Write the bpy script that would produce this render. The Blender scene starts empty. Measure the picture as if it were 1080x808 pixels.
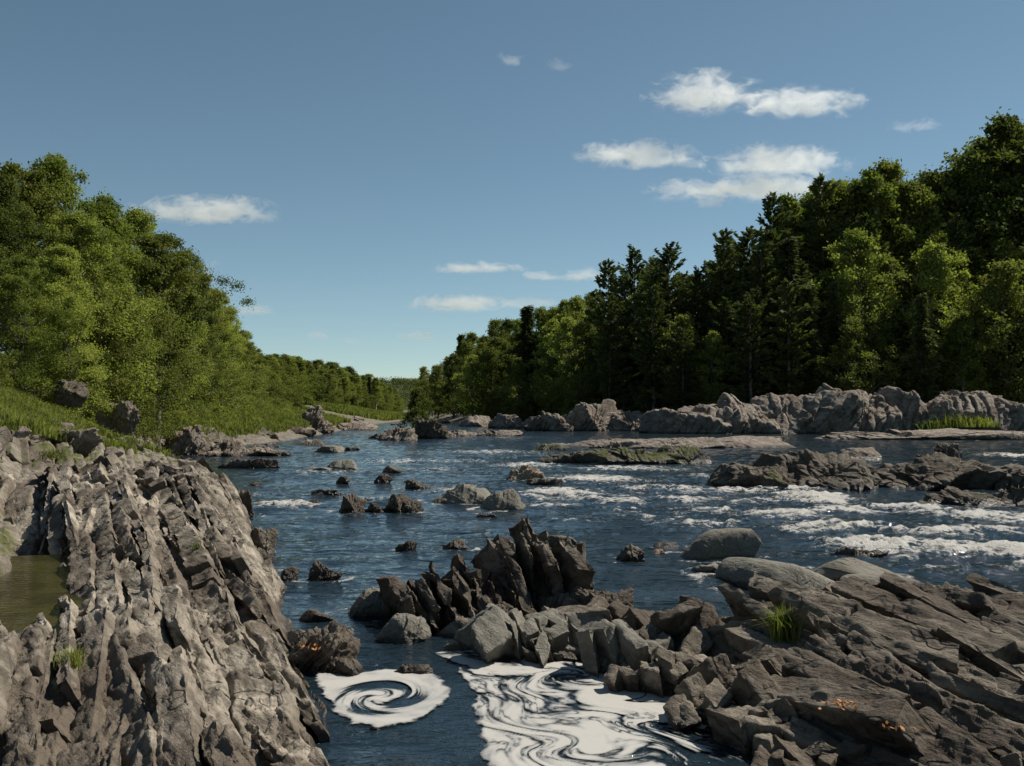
import bpy, bmesh, math, random, time
import numpy as np
T0 = time.time()
R = math.radians
rng = np.random.default_rng(7)
random.seed(7)
f32 = np.float32
scene = bpy.context.scene
COL = scene.collection

# ------------------------------------------------------------------ camera
CH, FPX, HOR = 2.4, 1050.0, 433.0
PITCH = math.atan((HOR - 404) / FPX)
cam = bpy.data.cameras.new("camera")
cam.lens = 35.0; cam.sensor_width = 36.0; cam.clip_start = 0.1; cam.clip_end = 20000
camo = bpy.data.objects.new("camera", cam); COL.objects.link(camo)
camo.location = (0, 0, CH); camo.rotation_euler = (math.pi / 2 + PITCH, 0, 0)
scene.camera = camo

def ray(px, py):
    a, b = (px - 540) / FPX, (404 - py) / FPX
    c, s = math.cos(PITCH), math.sin(PITCH)
    y, z = c - b * s, s + b * c
    return a / y, z / y                        # x and z per metre of depth
def gp(px, py, z=0.0):                         # point of the level z seen at a pixel
    a, b = ray(px, py); d = (z - CH) / b
    return a * d, d
def topx(x, y, z):
    c, s = math.cos(PITCH), math.sin(PITCH)
    dz = z - CH; f = y * c + dz * s; u = -y * s + dz * c
    return 540 + FPX * x / f, 404 - FPX * u / f

# ------------------------------------------------------------------ noise
GT = rng.normal(size=(256, 3)).astype(f32); GT /= np.linalg.norm(GT, axis=1)[:, None]
RT = rng.random(4096).astype(f32)
def _h(i, j, k, seed):
    h = (i * np.int32(374761393)) ^ (j * np.int32(668265263)) ^ (k * np.int32(1274126177)) ^ np.int32(seed * 9176 + 13)
    h = (h ^ (h >> 13)) * np.int32(1103515245)
    return (h ^ (h >> 16))
def gn(x, y, z=None, seed=0):
    x = np.asarray(x, f32); y = np.asarray(y, f32)
    z = np.zeros_like(x) + f32(0.37) if z is None else np.asarray(z, f32)
    xi, yi, zi = np.floor(x), np.floor(y), np.floor(z)
    fx, fy, fz = x - xi, y - yi, z - zi
    xi, yi, zi = xi.astype(np.int32), yi.astype(np.int32), zi.astype(np.int32)
    u, v, w = [t * t * t * (t * (t * 6 - 15) + 10) for t in (fx, fy, fz)]
    out = 0
    for a in (0, 1):
        for b in (0, 1):
            for c in (0, 1):
                g = GT[_h(xi + a, yi + b, zi + c, seed) & 255]
                d = g[..., 0] * (fx - a) + g[..., 1] * (fy - b) + g[..., 2] * (fz - c)
                out = out + (u if a else 1 - u) * (v if b else 1 - v) * (w if c else 1 - w) * d
    return out * f32(1.6)
def fbm(x, y, z=None, o=4, seed=0, gain=0.5, ridged=False):
    s, a, fr = 0, 1.0, 1.0
    for k in range(o):
        n = gn(x * fr, y * fr, None if z is None else z * fr, seed + k * 17)
        if ridged: n = 1 - 2 * np.abs(n)
        s = s + a * n; a *= gain; fr *= 2.03
    return s
def facet(x, y, z=None, seed=0, G=0.9, K=0.55):
    """chipped stone: the upper hull of tilted, bulging chips, one per jittered cell"""
    x = np.asarray(x, f32); y = np.asarray(y, f32); dims3 = z is not None
    z = np.asarray(z, f32) if dims3 else np.zeros_like(x)
    xi, yi, zi = [np.floor(t - .5).astype(np.int32) for t in (x, y, z)]
    best = np.full(x.shape, -9, f32)
    for a in (0, 1):
        for b in (0, 1):
            for c in ((0, 1) if dims3 else (0,)):
                h = _h(xi + a, yi + b, zi + c if dims3 else zi * 0, seed); g = GT[h & 255]; j = GT[(h >> 8) & 255] * .42
                dx, dy = x - (xi + a + .5 + j[..., 0]), y - (yi + b + .5 + j[..., 1])
                dz = z - (zi + c + .5 + j[..., 2]) if dims3 else 0
                v = .45 * GT[(h >> 4) & 255][..., 1] + G * (g[..., 0] * dx + g[..., 1] * dy + g[..., 2] * dz) - K * (dx * dx + dy * dy + dz * dz)
                best = np.maximum(best, v)
    return -(best + .15)
def r1(i, seed=0):                              # random in 0..1 per integer
    i = np.asarray(i).astype(np.int32)
    return RT[_h(i, i * 0 + 3, i * 0 + seed, 5) & 4095]
def sstep(a, b, x):
    t = np.clip((x - a) / (b - a), 0, 1); return t * t * (3 - 2 * t)

# ------------------------------------------------------------------ object helpers
def mesh(name, V, F, mats, mi=None, smooth=True, attrs=None):
    V = np.asarray(V, f32); F = np.asarray(F, np.int32)
    me = bpy.data.meshes.new(name); n = F.shape[1]
    me.vertices.add(len(V)); me.vertices.foreach_set('co', V.ravel())
    me.loops.add(F.size); me.loops.foreach_set('vertex_index', F.ravel())
    me.polygons.add(len(F)); me.polygons.foreach_set('loop_start', np.arange(0, F.size, n, dtype=np.int32))
    if mi is not None: me.polygons.foreach_set('material_index', np.asarray(mi, np.int32))
    me.polygons.foreach_set('use_smooth', np.full(len(F), smooth))
    if attrs:
        for k, a in attrs.items():
            at = me.attributes.new(k, 'FLOAT', 'POINT'); at.data.foreach_set('value', np.asarray(a, f32).ravel())
    me.update(calc_edges=True)
    for m in (mats if isinstance(mats, (list, tuple)) else [mats]): me.materials.append(m)
    return me
def link(name, data, parent=None, **k):
    o = bpy.data.objects.new(name, data); COL.objects.link(o)
    if parent: o.parent = parent
    for a, b in k.items(): o[a] = b
    return o
def grid_faces(nr, nc, keep=None):
    i = np.arange(nr * nc).reshape(nr, nc)
    F = np.stack([i[:-1, :-1], i[:-1, 1:], i[1:, 1:], i[1:, :-1]], -1).reshape(-1, 4)
    return F if keep is None else F[keep[:-1, :-1].ravel() | keep[1:, 1:].ravel() | keep[:-1, 1:].ravel() | keep[1:, :-1].ravel()]
def compact(V, F, attrs=None):
    used = np.zeros(len(V), bool); used[F.ravel()] = True
    idx = np.cumsum(used) - 1
    return V[used], idx[F], ({k: a.ravel()[used] for k, a in attrs.items()} if attrs else None)

# ------------------------------------------------------------------ materials
def mat(name):
    m = bpy.data.materials.new(name); m.use_nodes = True
    nt = m.node_tree; nt.nodes.clear()
    return m, nt
class NB:
    def __init__(s, nt): s.nt = nt
    def n(s, t, **k):
        nd = s.nt.nodes.new(t)
        for a, b in k.items():
            if a.startswith('_'): setattr(nd, a[1:], b)
            else:
                key = int(a[1:]) if a[0] == 'i' and a[1:].isdigit() else a.replace('_', ' ')
                s.put(nd.inputs[key], b)
        return nd
    def put(s, inp, v):
        if hasattr(v, 'is_output'): s.nt.links.new(v, inp)
        elif hasattr(v, 'outputs'): s.nt.links.new(v.outputs[0], inp)
        else:
            if hasattr(inp.default_value, '__len__') and not hasattr(v, '__len__'): v = (v,) * len(inp.default_value)
            if hasattr(v, '__len__') and len(inp.default_value) == 4 and len(v) == 3: v = (*v, 1)
            inp.default_value = v
    def math(s, op, a, b=0.0, c=None, clamp=False):
        nd = s.nt.nodes.new('ShaderNodeMath'); nd.operation = op; nd.use_clamp = clamp
        s.put(nd.inputs[0], a); s.put(nd.inputs[1], b)
        if c is not None: s.put(nd.inputs[2], c)
        return nd.outputs[0]
    def ramp(s, v, a, b, lo=0.0, hi=1.0):
        nd = s.nt.nodes.new('ShaderNodeMapRange'); nd.interpolation_type = 'SMOOTHSTEP'
        for q, w in zip(range(5), (v, a, b, lo, hi)): s.put(nd.inputs[q], w)
        return nd.outputs[0]
    def mix(s, fac, a, b, blend='MIX'):
        nd = s.nt.nodes.new('ShaderNodeMix'); nd.data_type = 'RGBA'; nd.blend_type = blend
        s.put(nd.inputs[0], fac); s.put(nd.inputs[6], a); s.put(nd.inputs[7], b)
        return nd.outputs[2]
    def noise(s, vec, scale, detail=4, rough=0.55, dist=0.0):
        nd = s.nt.nodes.new('ShaderNodeTexNoise')
        s.put(nd.inputs['Vector'], vec); s.put(nd.inputs['Scale'], scale); s.put(nd.inputs['Detail'], detail)
        s.put(nd.inputs['Roughness'], rough); s.put(nd.inputs['Distortion'], dist)
        return nd.outputs[0]
    def out(s, surf=None, vol=None):
        o = s.nt.nodes.new('ShaderNodeOutputMaterial')
        if surf: s.nt.links.new(surf.outputs[0], o.inputs[0])
        if vol: s.nt.links.new(vol.outputs[0], o.inputs[1])

STRIKE = math.atan2(0.395, 0.92)                 # the beds run away and to the left
def rock_material(name, light, dark, brown, brown_amt=0.5, bands=1.0, fine=1.0, moss=0.0, wet=0.10, cover=0.30, crack=1.0):
    light, dark, brown = [tuple(v * .88 for v in q_) for q_ in (light, dark, brown)]
    m, nt = mat(name); b = NB(nt)
    pos = b.n('ShaderNodeNewGeometry').outputs['Position']
    rnd = b.n('ShaderNodeObjectInfo').outputs['Random']
    mp = b.n('ShaderNodeMapping', _vector_type='POINT', Vector=pos); mp.inputs['Rotation'].default_value = (0.0, R(50), -STRIKE)
    st = b.n('ShaderNodeVectorMath', _operation='MULTIPLY', i0=mp.outputs[0], i1=(7.0 * bands, 0.9 * bands, 3.0 * bands))
    streak = b.noise(st, 1.0, 5, 0.65, 0.6)
    big = b.noise(pos, 0.55, 4, 0.6, 0.4)
    mid = b.noise(pos, 3.2, 5, 0.6)
    fin = b.noise(pos, 26 * fine, 4, 0.7)
    c = b.mix(b.ramp(streak, 0.36, 0.62), dark, light)
    c = b.mix(b.math('MULTIPLY', b.ramp(mid, 0.45, 0.62), 0.35), c, tuple(v * 1.25 for v in light))
    bm = b.ramp(b.math('ADD', big, b.math('MULTIPLY', rnd, 0.12)), 0.42 + 0.2 * (1 - brown_amt), 0.60 + 0.2 * (1 - brown_amt), 0, 0.85)
    c = b.mix(bm, c, brown)
    c = b.mix(b.math('MULTIPLY', b.ramp(b.noise(st, .35, 4, .6, 1.2), .48, .60), .40 * brown_amt), c, tuple(v * .62 for v in brown))
    c = b.mix(b.math('MULTIPLY', b.ramp(fin, 0.46, 0.70), 0.45), c, tuple(v * 0.45 for v in dark))
    c = b.mix(b.math('MULTIPLY', b.ramp(b.noise(pos, 9, 3, 0.7), 0.60, 0.68), cover), c, (0.30, 0.28, 0.23))   # lichen
    z = b.n('ShaderNodeSeparateXYZ', Vector=pos).outputs[2]
    wz = b.math('ADD', z, b.math('MULTIPLY', b.math('SUBTRACT', mid, 0.5), -0.22))
    wetf = b.ramp(wz, wet * 0.45, wet * 1.5, 1, 0)
    c = b.mix(wetf, c, b.mix(1.0, c, (0.34, 0.31, 0.27), 'MULTIPLY'))
    if moss:
        nz = b.n('ShaderNodeSeparateXYZ', Vector=b.n('ShaderNodeNewGeometry').outputs['Normal']).outputs[2]
        mf = b.math('MULTIPLY', b.ramp(b.noise(pos, 1.1, 5, 0.65), 0.60 - 0.15 * moss, 0.70 - 0.15 * moss), b.ramp(nz, 0.4, 0.8))
        c = b.mix(mf, c, (0.075, 0.085, 0.02))
    s1 = b.noise(b.n('ShaderNodeVectorMath', _operation='MULTIPLY', i0=st, i1=(3.2, 2.2, 3.2)), 1.0, 4, 0.7)
    vo = b.n('ShaderNodeTexVoronoi', _feature='DISTANCE_TO_EDGE', Vector=b.n('ShaderNodeVectorMath', _operation='ADD', i0=b.n('ShaderNodeVectorMath', _operation='MULTIPLY', i0=st, i1=(.42, .8, .5)).outputs[0], i1=b.n('ShaderNodeVectorMath', _operation='SCALE', i0=b.n('ShaderNodeTexNoise', Vector=pos, Scale=3.0).outputs['Color'], Scale=.9).outputs[0]), Scale=1.0)
    crk = b.math('SUBTRACT', 1.0, b.math('MULTIPLY', b.math('MULTIPLY', b.ramp(vo.outputs['Distance'], 0.0, 0.045, 1, 0), b.ramp(b.noise(pos, 1.7, 3, .6), .46, .60)), crack))
    c = b.mix(b.math('MULTIPLY', b.math('SUBTRACT', 1.0, crk), .45), c, tuple(v * .4 for v in dark))
    hgt = b.math('ADD', b.math('MULTIPLY', crk, .8), b.math('ADD', b.math('MULTIPLY', s1, 0.9), b.math('MULTIPLY', b.noise(pos, 34 * fine, 5, 0.7), 0.6)))
    bp = b.n('ShaderNodeBump', Height=hgt, Strength=0.9, Distance=0.035 / fine)
    p = b.n('ShaderNodeBsdfPrincipled', Base_Color=c, Roughness=b.ramp(wetf, 0, 1, 0.88, 0.32), Normal=bp)
    p.inputs['Specular IOR Level'].default_value = 0.35
    b.out(p); return m

M = {}
M['grey'] = rock_material('grey_schist', (0.43, 0.375, 0.30), (0.11, 0.093, 0.071), (0.105, 0.08, 0.057), 0.60)
M['bank'] = rock_material('bank_schist', (0.27, 0.235, 0.19), (0.12, 0.10, 0.078), (0.13, 0.10, 0.075), 0.55, moss=.75)
M['mid'] = rock_material('mid_brown_schist', (0.29, 0.25, 0.195), (0.10, 0.084, 0.063), (0.10, 0.076, 0.054), 0.6, cover=.2)
M['brown'] = rock_material('brown_schist', (0.21, 0.178, 0.138), (0.065, 0.053, 0.040), (0.080, 0.059, 0.042), 0.66, cover=0.18)
M['smooth'] = rock_material('water_worn_schist', (0.23, 0.215, 0.18), (0.155, 0.145, 0.115), (0.15, 0.13, 0.10), 0.35, 1.6, 1.2, cover=0.10, wet=0.05, crack=.35)
M['far'] = rock_material('far_pale_schist', (0.34, 0.29, 0.24), (0.14, 0.112, 0.088), (0.17, 0.13, 0.10), 0.5, 0.5, 0.35, cover=0.4, wet=0.18)
M['fardark'] = rock_material('far_brown_schist', (0.17, 0.145, 0.115), (0.075, 0.062, 0.048), (0.10, 0.075, 0.052), 0.55, 0.7, 0.5, moss=0.12, cover=0.22, wet=0.16)
M['moss'] = rock_material('mossy_rock', (0.16, 0.14, 0.11), (0.07, 0.06, 0.045), (0.085, 0.07, 0.045), 0.5, 0.8, 0.5, moss=1.0, wet=0.2)
M['tan'] = rock_material('tan_stone', (0.36, 0.28, 0.20), (0.25, 0.19, 0.14), (0.27, 0.15, 0.09), 0.5, 1.0, 1.0, wet=0.02)

def leaf_material(name, ca, cb, trans=0.35, clump=0.5):
    m, nt = mat(name); b = NB(nt)
    rnd = b.n('ShaderNodeObjectInfo').outputs['Random']
    a = b.n('ShaderNodeAttribute', _attribute_name='tint').outputs['Fac']
    t = b.math('ADD', b.math('MULTIPLY', a, 0.60), b.math('SUBTRACT', b.math('MULTIPLY', rnd, 0.75), .12), clamp=True)
    c = b.mix(t, ca, cb)
    d = b.n('ShaderNodeBsdfPrincipled', Base_Color=c, Roughness=0.75); d.inputs['Specular IOR Level'].default_value = 0.12
    tr = b.n('ShaderNodeBsdfTranslucent', Color=b.mix(1.0, c, (1.2, 1.45, 0.6), 'MULTIPLY'))
    b.out(b.n('ShaderNodeMixShader', i0=trans, i1=d, i2=tr)); return m
M['leaf'] = leaf_material('broad_leaves', (0.046, 0.062, 0.016), (0.21, 0.21, 0.058), .38)
M['leaf_light'] = leaf_material('young_leaves', (0.085, 0.108, 0.024), (0.30, 0.31, 0.085), .42)
M['needle'] = leaf_material('pine_needles', (0.034, 0.050, 0.019), (0.105, 0.115, 0.040), 0.26)
M['grass'] = leaf_material('grass_blades', (0.050, 0.072, 0.018), (0.26, 0.26, 0.075), 0.38)
M['deadleaf'] = leaf_material('dead_leaves', (0.30, 0.12, 0.05), (0.50, 0.25, 0.12), 0.15)
def bark(name, a, c_):
    m, nt = mat(name); b = NB(nt)
    pos = b.n('ShaderNodeTexCoord').outputs['Object']
    st = b.n('ShaderNodeVectorMath', _operation='MULTIPLY', i0=pos, i1=(9, 9, 1.8))
    n = b.noise(st, 1.5, 5, 0.7)
    p = b.n('ShaderNodeBsdfPrincipled', Base_Color=b.mix(b.ramp(n, 0.4, 0.6), a, c_), Roughness=0.9, Normal=b.n('ShaderNodeBump', Height=n, Strength=0.6, Distance=0.03))
    b.out(p); return m
M['bark'] = bark('grey_bark', (0.07, 0.06, 0.05), (0.17, 0.15, 0.125))
M['bark_pale'] = bark('pale_bark', (0.28, 0.26, 0.23), (0.42, 0.40, 0.36))

# ------------------------------------------------------------------ lie of the land
LW = np.array([(-30, 3.0), (0, 1.4), (4, 0.3), (6.7, -0.95), (9.4, -1.75), (14, -3.2), (25, -6.6), (36, -10.0), (44, -15.5), (53, -18), (64, -18.5), (80, -18),
               (110, -20), (180, -24), (230, -24), (300, -28), (360, -37), (600, -60), (1000, -100), (3000, -380)], float)
def XL(y): return np.interp(y, LW[:, 0], LW[:, 1])
RW = np.array([(900, 60), (200, 96), (62, 112), (35, 114), (14, 124), (-8, 190), (-34, 340), (-55, 600), (-92, 1000), (-350, 3000)], float)
def dright(x, y):                               # metres behind the right water's edge
    best = np.full(np.shape(x), 1e9); sg = np.ones(np.shape(x))
    for (ax, ay), (bx, by) in zip(RW[:-1], RW[1:]):
        ex, ey = bx - ax, by - ay; L2 = ex * ex + ey * ey
        t = np.clip(((x - ax) * ex + (y - ay) * ey) / L2, 0, 1)
        d = np.hypot(x - ax - t * ex, y - ay - t * ey)
        s = np.sign((x - ax) * ey - (y - ay) * ex)
        u = d < best - 1e-6; best = np.where(u, d, best); sg = np.where(u, s, sg)
    return best * sg
def ground_z(x, y, rough=True, low=False):
    x = np.asarray(x, float); y = np.asarray(y, float)
    dl = (XL(y) - x)
    k = np.interp(y, [0, 20, 110, 250, 800], [1.2, 1, 1, 2.4, 3])
    zl = np.interp(dl / k, [-6, -1.5, 0, 1.5, 5, 9, 14, 40, 120, 600], [-1.4, -0.7, -0.05, 0.45, 1.55, 3.3, 4.1, 6.0, 12, 45])
    zl = zl - 0.85 * sstep(27, 21, y) * sstep(18, 12, dl)
    if low: zl = zl - 1.1 * sstep(62, 48, y) * sstep(20, 15, dl) * sstep(-2, -1, dl)
    dr = dright(x, y)
    s = np.interp(y, [0, 130, 200, 340, 700], [0.44, 0.40, 0.26, 0.10, 0.06])
    zr = np.where(dr < 0, np.maximum(-1.2, dr * 0.3 - 0.05), 0.3 * np.minimum(dr, 3) + s * np.minimum(np.maximum(dr - 3, 0), 75) + 0.10 * np.maximum(dr - 78, 0))
    z = np.maximum(np.maximum(zl, zr), -1.2)
    if rough:
        a = np.clip(z + 0.4, 0, 2.0)
        z = z + a * (0.10 * gn(x * .35, y * .35, seed=3) + 0.07 * gn(x * .9, y * .9, seed=4)) + 0.03 * gn(x * 3, y * 3, seed=5)
    return z

def ground_full(X, Y, low=False):
    dl = XL(Y) - X
    rk = np.clip(sstep(18, 3, dl), 0, 1) * (dl > -1) * sstep(160, 100, Y)
    return ground_z(X, Y, True, low) + rk * (0.22 * fbm(X * .8, Y * .8, o=5, seed=21, ridged=True) - 0.1)
# ground sheet, reaching the horizon
def warp_axis(lo, hi, n, c, s):
    a, b = math.asinh((lo - c) / s), math.asinh((hi - c) / s)
    return c + s * np.sinh(np.linspace(a, b, n))
gx = warp_axis(-3000, 3000, 620, -8, 16.0); gy = warp_axis(-60, 4500, 760, 22, 22.0)
X, Y = np.meshgrid(gx, gy)
Z = ground_full(X, Y, True)
V = np.stack([X, Y, Z], -1).reshape(-1, 3)
m, nt = mat('bank_ground'); b = NB(nt)
pos = b.n('ShaderNodeNewGeometry').outputs['Position']
n1 = b.noise(pos, 0.35, 6, 0.65); n2 = b.noise(pos, 2.2, 5, 0.7); n3 = b.noise(pos, 14, 4, 0.7)
z = b.n('ShaderNodeSeparateXYZ', Vector=pos).outputs[2]
stone = b.mix(b.ramp(n2, 0.38, 0.62), (0.10, 0.083, 0.062), (0.22, 0.19, 0.15))
stone = b.mix(b.ramp(n3, 0.5, 0.7, 0, 0.5), stone, (0.09, 0.075, 0.055))
green = b.mix(b.ramp(n2, 0.4, 0.65), (0.065, 0.08, 0.022), (0.12, 0.13, 0.035))
gm = b.ramp(b.math('ADD', b.math('ADD', b.math('MULTIPLY', z, 0.10), n1), b.math('MULTIPLY', n2, .5)), 0.88, 1.0)
col = b.mix(gm, stone, green)
col = b.mix(b.ramp(z, -0.1, 0.12, 1, 0), col, b.mix(1.0, col, (0.35, 0.3, 0.2), 'MULTIPLY'))
p = b.n('ShaderNodeBsdfPrincipled', Base_Color=col, Roughness=0.9, Normal=b.n('ShaderNodeBump', Height=b.math('ADD', n2, n3), Strength=0.8, Distance=0.12))
b.out(p)
link('ground', mesh('ground', V, grid_faces(len(gy), len(gx)), m), kind='structure')

# ------------------------------------------------------------------ river
RAPIDS = [  # px, py, half-width px, half-height px, strength
    (300, 536, 40, 4, .8), (225, 540, 30, 3, .5), (270, 524, 45, 3, .35), (455, 497, 60, 4, .35), (560, 480, 90, 4, .35), (480, 488, 90, 3, .35),
    (620, 508, 70, 5, .7), (590, 523, 55, 6, .75), (650, 530, 70, 5, .6), (700, 518, 70, 5, .6), (560, 492, 40, 4, .6),
    (745, 505, 60, 4, .45), (660, 496, 80, 4, .55), (820, 517, 45, 4, .8), (860, 528, 40, 7, .95), (800, 531, 50, 4, .5), (890, 541, 50, 5, .7),
    (960, 540, 90, 5, .7), (1040, 548, 70, 7, .7), (900, 559, 80, 7, .75), (1000, 563, 90, 7, .8), (860, 562, 40, 4, .8), (970, 582, 85, 9, .92),
    (1060, 585, 70, 9, .9), (910, 577, 50, 7, .85), (760, 541, 60, 4, .5), (1000, 602, 90, 4, .35), (700, 548, 80, 4, .4), (1080, 600, 60, 6, .5),
    (590, 536, 60, 4, .5), (720, 530, 60, 5, .55), (770, 520, 50, 4, .6), (480, 520, 40, 4, .5), (430, 488, 60, 3, .5), (700, 480, 60, 3, .5), (520, 478, 60, 3, .5), (830, 545, 60, 5, .7), (740, 555, 60, 4, .5), (350, 500, 60, 3, .4), (620, 552, 60, 3, .4), (600, 470, 50, 2, .5), (400, 530, 50, 3, .5), (640, 484, 70, 3, .4), (1150, 560, 80, 16, .7), (420, 478, 70, 3, .3), (1150, 590, 80, 10, .8), (650, 541, 40, 3, .4), (505, 545, 40, 3, .3), (340, 548, 30, 2, .3),
    (1060, 505, 60, 4, .6), (1075, 482, 40, 3, .7), (1020, 494, 60, 3, .5), (790, 492, 60, 3, .3), (540, 462, 50, 2, .3), (390, 545, 60, 3, .25)]
def foam_amount(x, y):
    F = np.zeros(np.shape(x), f32)
    for px, py, a, c, s in RAPIDS:
        x0, y0 = gp(px, py); wx = a * y0 / FPX
        y1, y2 = gp(px, py + c)[1], gp(px, py - c)[1]
        wy = (y2 - y1) / 2 * 1.1
        q = ((x - x0) / wx) ** 2 + ((y - y0) / wy) ** 2
        F = np.maximum(F, s * np.exp(-q * 0.9))
    return F
nr, nc = 1000, 950
rr = np.exp(np.linspace(math.log(3.2), math.log(1600), nr)); th = np.linspace(R(-62), R(62), nc)
rr, th = np.meshgrid(rr, th, indexing='ij')
X, Y = (rr * np.sin(th)).astype(f32), (rr * np.cos(th)).astype(f32)
F = foam_amount(X, Y)
calm = sstep(6, 12, Y) * 0.8 + 0.2
near = sstep(140, 40, Y)
wp = gn(X * .5, Y * .5, seed=50) * 0.8
Zw = 0.010 * calm * gn(X * 1.6 + wp, Y * 2.4, seed=51) + 0.007 * calm * gn(X * 3.6, Y * 6.0 + wp, seed=52) + 0.004 * gn(X * 9, Y * 13, seed=53) * near
Zw += sstep(9, 16, Y) * 0.022 * gn(X * .7, Y * 1.1 + wp, seed=54) * sstep(260, 60, Y)
Zw += 0.02 * sstep(14, 22, Y) * (1 - np.abs(gn(X * 1.2 + wp, Y * 1.9, seed=58))) * near
fl = np.clip(F, 0, 1.2)
tur = (1 - 2 * np.abs(gn(X * 1.0 + wp, Y * 1.5, seed=55))) * 0.5 + (1 - 2 * np.abs(gn(X * 2.3, Y * 2.9 + wp, seed=56))) * 0.3 + gn(X * 6, Y * 7, seed=57) * 0.16 + gn(X * 15, Y * 15, seed=59) * 0.08
Zw *= 1.0 + .9 * sstep(9, 14, Y)
Zw += fl * (0.27 * tur + 0.03)
fm = np.clip(F, 0, .78) * (0.42 + 1.25 * tur) - .12 * (gn(X * .9, Y * .55, seed=45) > .1) * sstep(.1, .4, gn(X * .9, Y * .55, seed=45))
V = np.stack([X, Y, Zw], -1).reshape(-1, 3)
m, nt = mat('river_water'); b = NB(nt)
pos = b.n('ShaderNodeNewGeometry').outputs['Position']
af = b.n('ShaderNodeAttribute', _attribute_name='foam').outputs['Fac']
v1 = b.n('ShaderNodeVectorMath', _operation='MULTIPLY', i0=pos, i1=(1, 1.5, 1))
w1 = b.noise(v1, 3.0, 3, 0.55, 0.5); w2 = b.noise(v1, 11.0, 3, 0.6, 0.3)
fb = b.noise(b.n('ShaderNodeVectorMath', _operation='MULTIPLY', i0=pos, i1=(1, 0.8, 1)), 4.5, 7, 0.72, 0.8)
fc = b.noise(pos, 30, 3, 0.7)
mask = b.ramp(b.math('ADD', b.math('ADD', af, b.math('MULTIPLY', fb, 2.0)), b.math('MULTIPLY', fc, 0.7)), 1.72, 2.06)
hgt = b.math('ADD', w1, b.math('MULTIPLY', w2, 0.30))
calm_ = b.ramp(b.noise(b.n('ShaderNodeVectorMath', _operation='MULTIPLY', i0=pos, i1=(.25, .7, 1)), 1.0, 3, .6, 1.0), .38, .62, .35, 1.15)
bw = b.n('ShaderNodeBump', Height=b.math('MULTIPLY', hgt, calm_), Strength=1.0, Distance=0.095)
bwat = b.n('ShaderNodeBsdfPrincipled', Base_Color=(0.010, 0.019, 0.026), Roughness=0.06, IOR=1.333, Normal=bw)
bf = b.n('ShaderNodeBump', Height=b.math('ADD', fb, fc), Strength=1.0, Distance=0.08)
bfo = b.n('ShaderNodeBsdfPrincipled', Base_Color=(0.56, 0.54, 0.50), Roughness=0.7, Normal=bf)
b.out(b.n('ShaderNodeMixShader', i0=mask, i1=bwat, i2=bfo))
river_o = link('river', mesh('river', V, grid_faces(nr, nc), m, attrs={'foam': fm}), kind='structure')
print('river', time.time() - T0)

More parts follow.
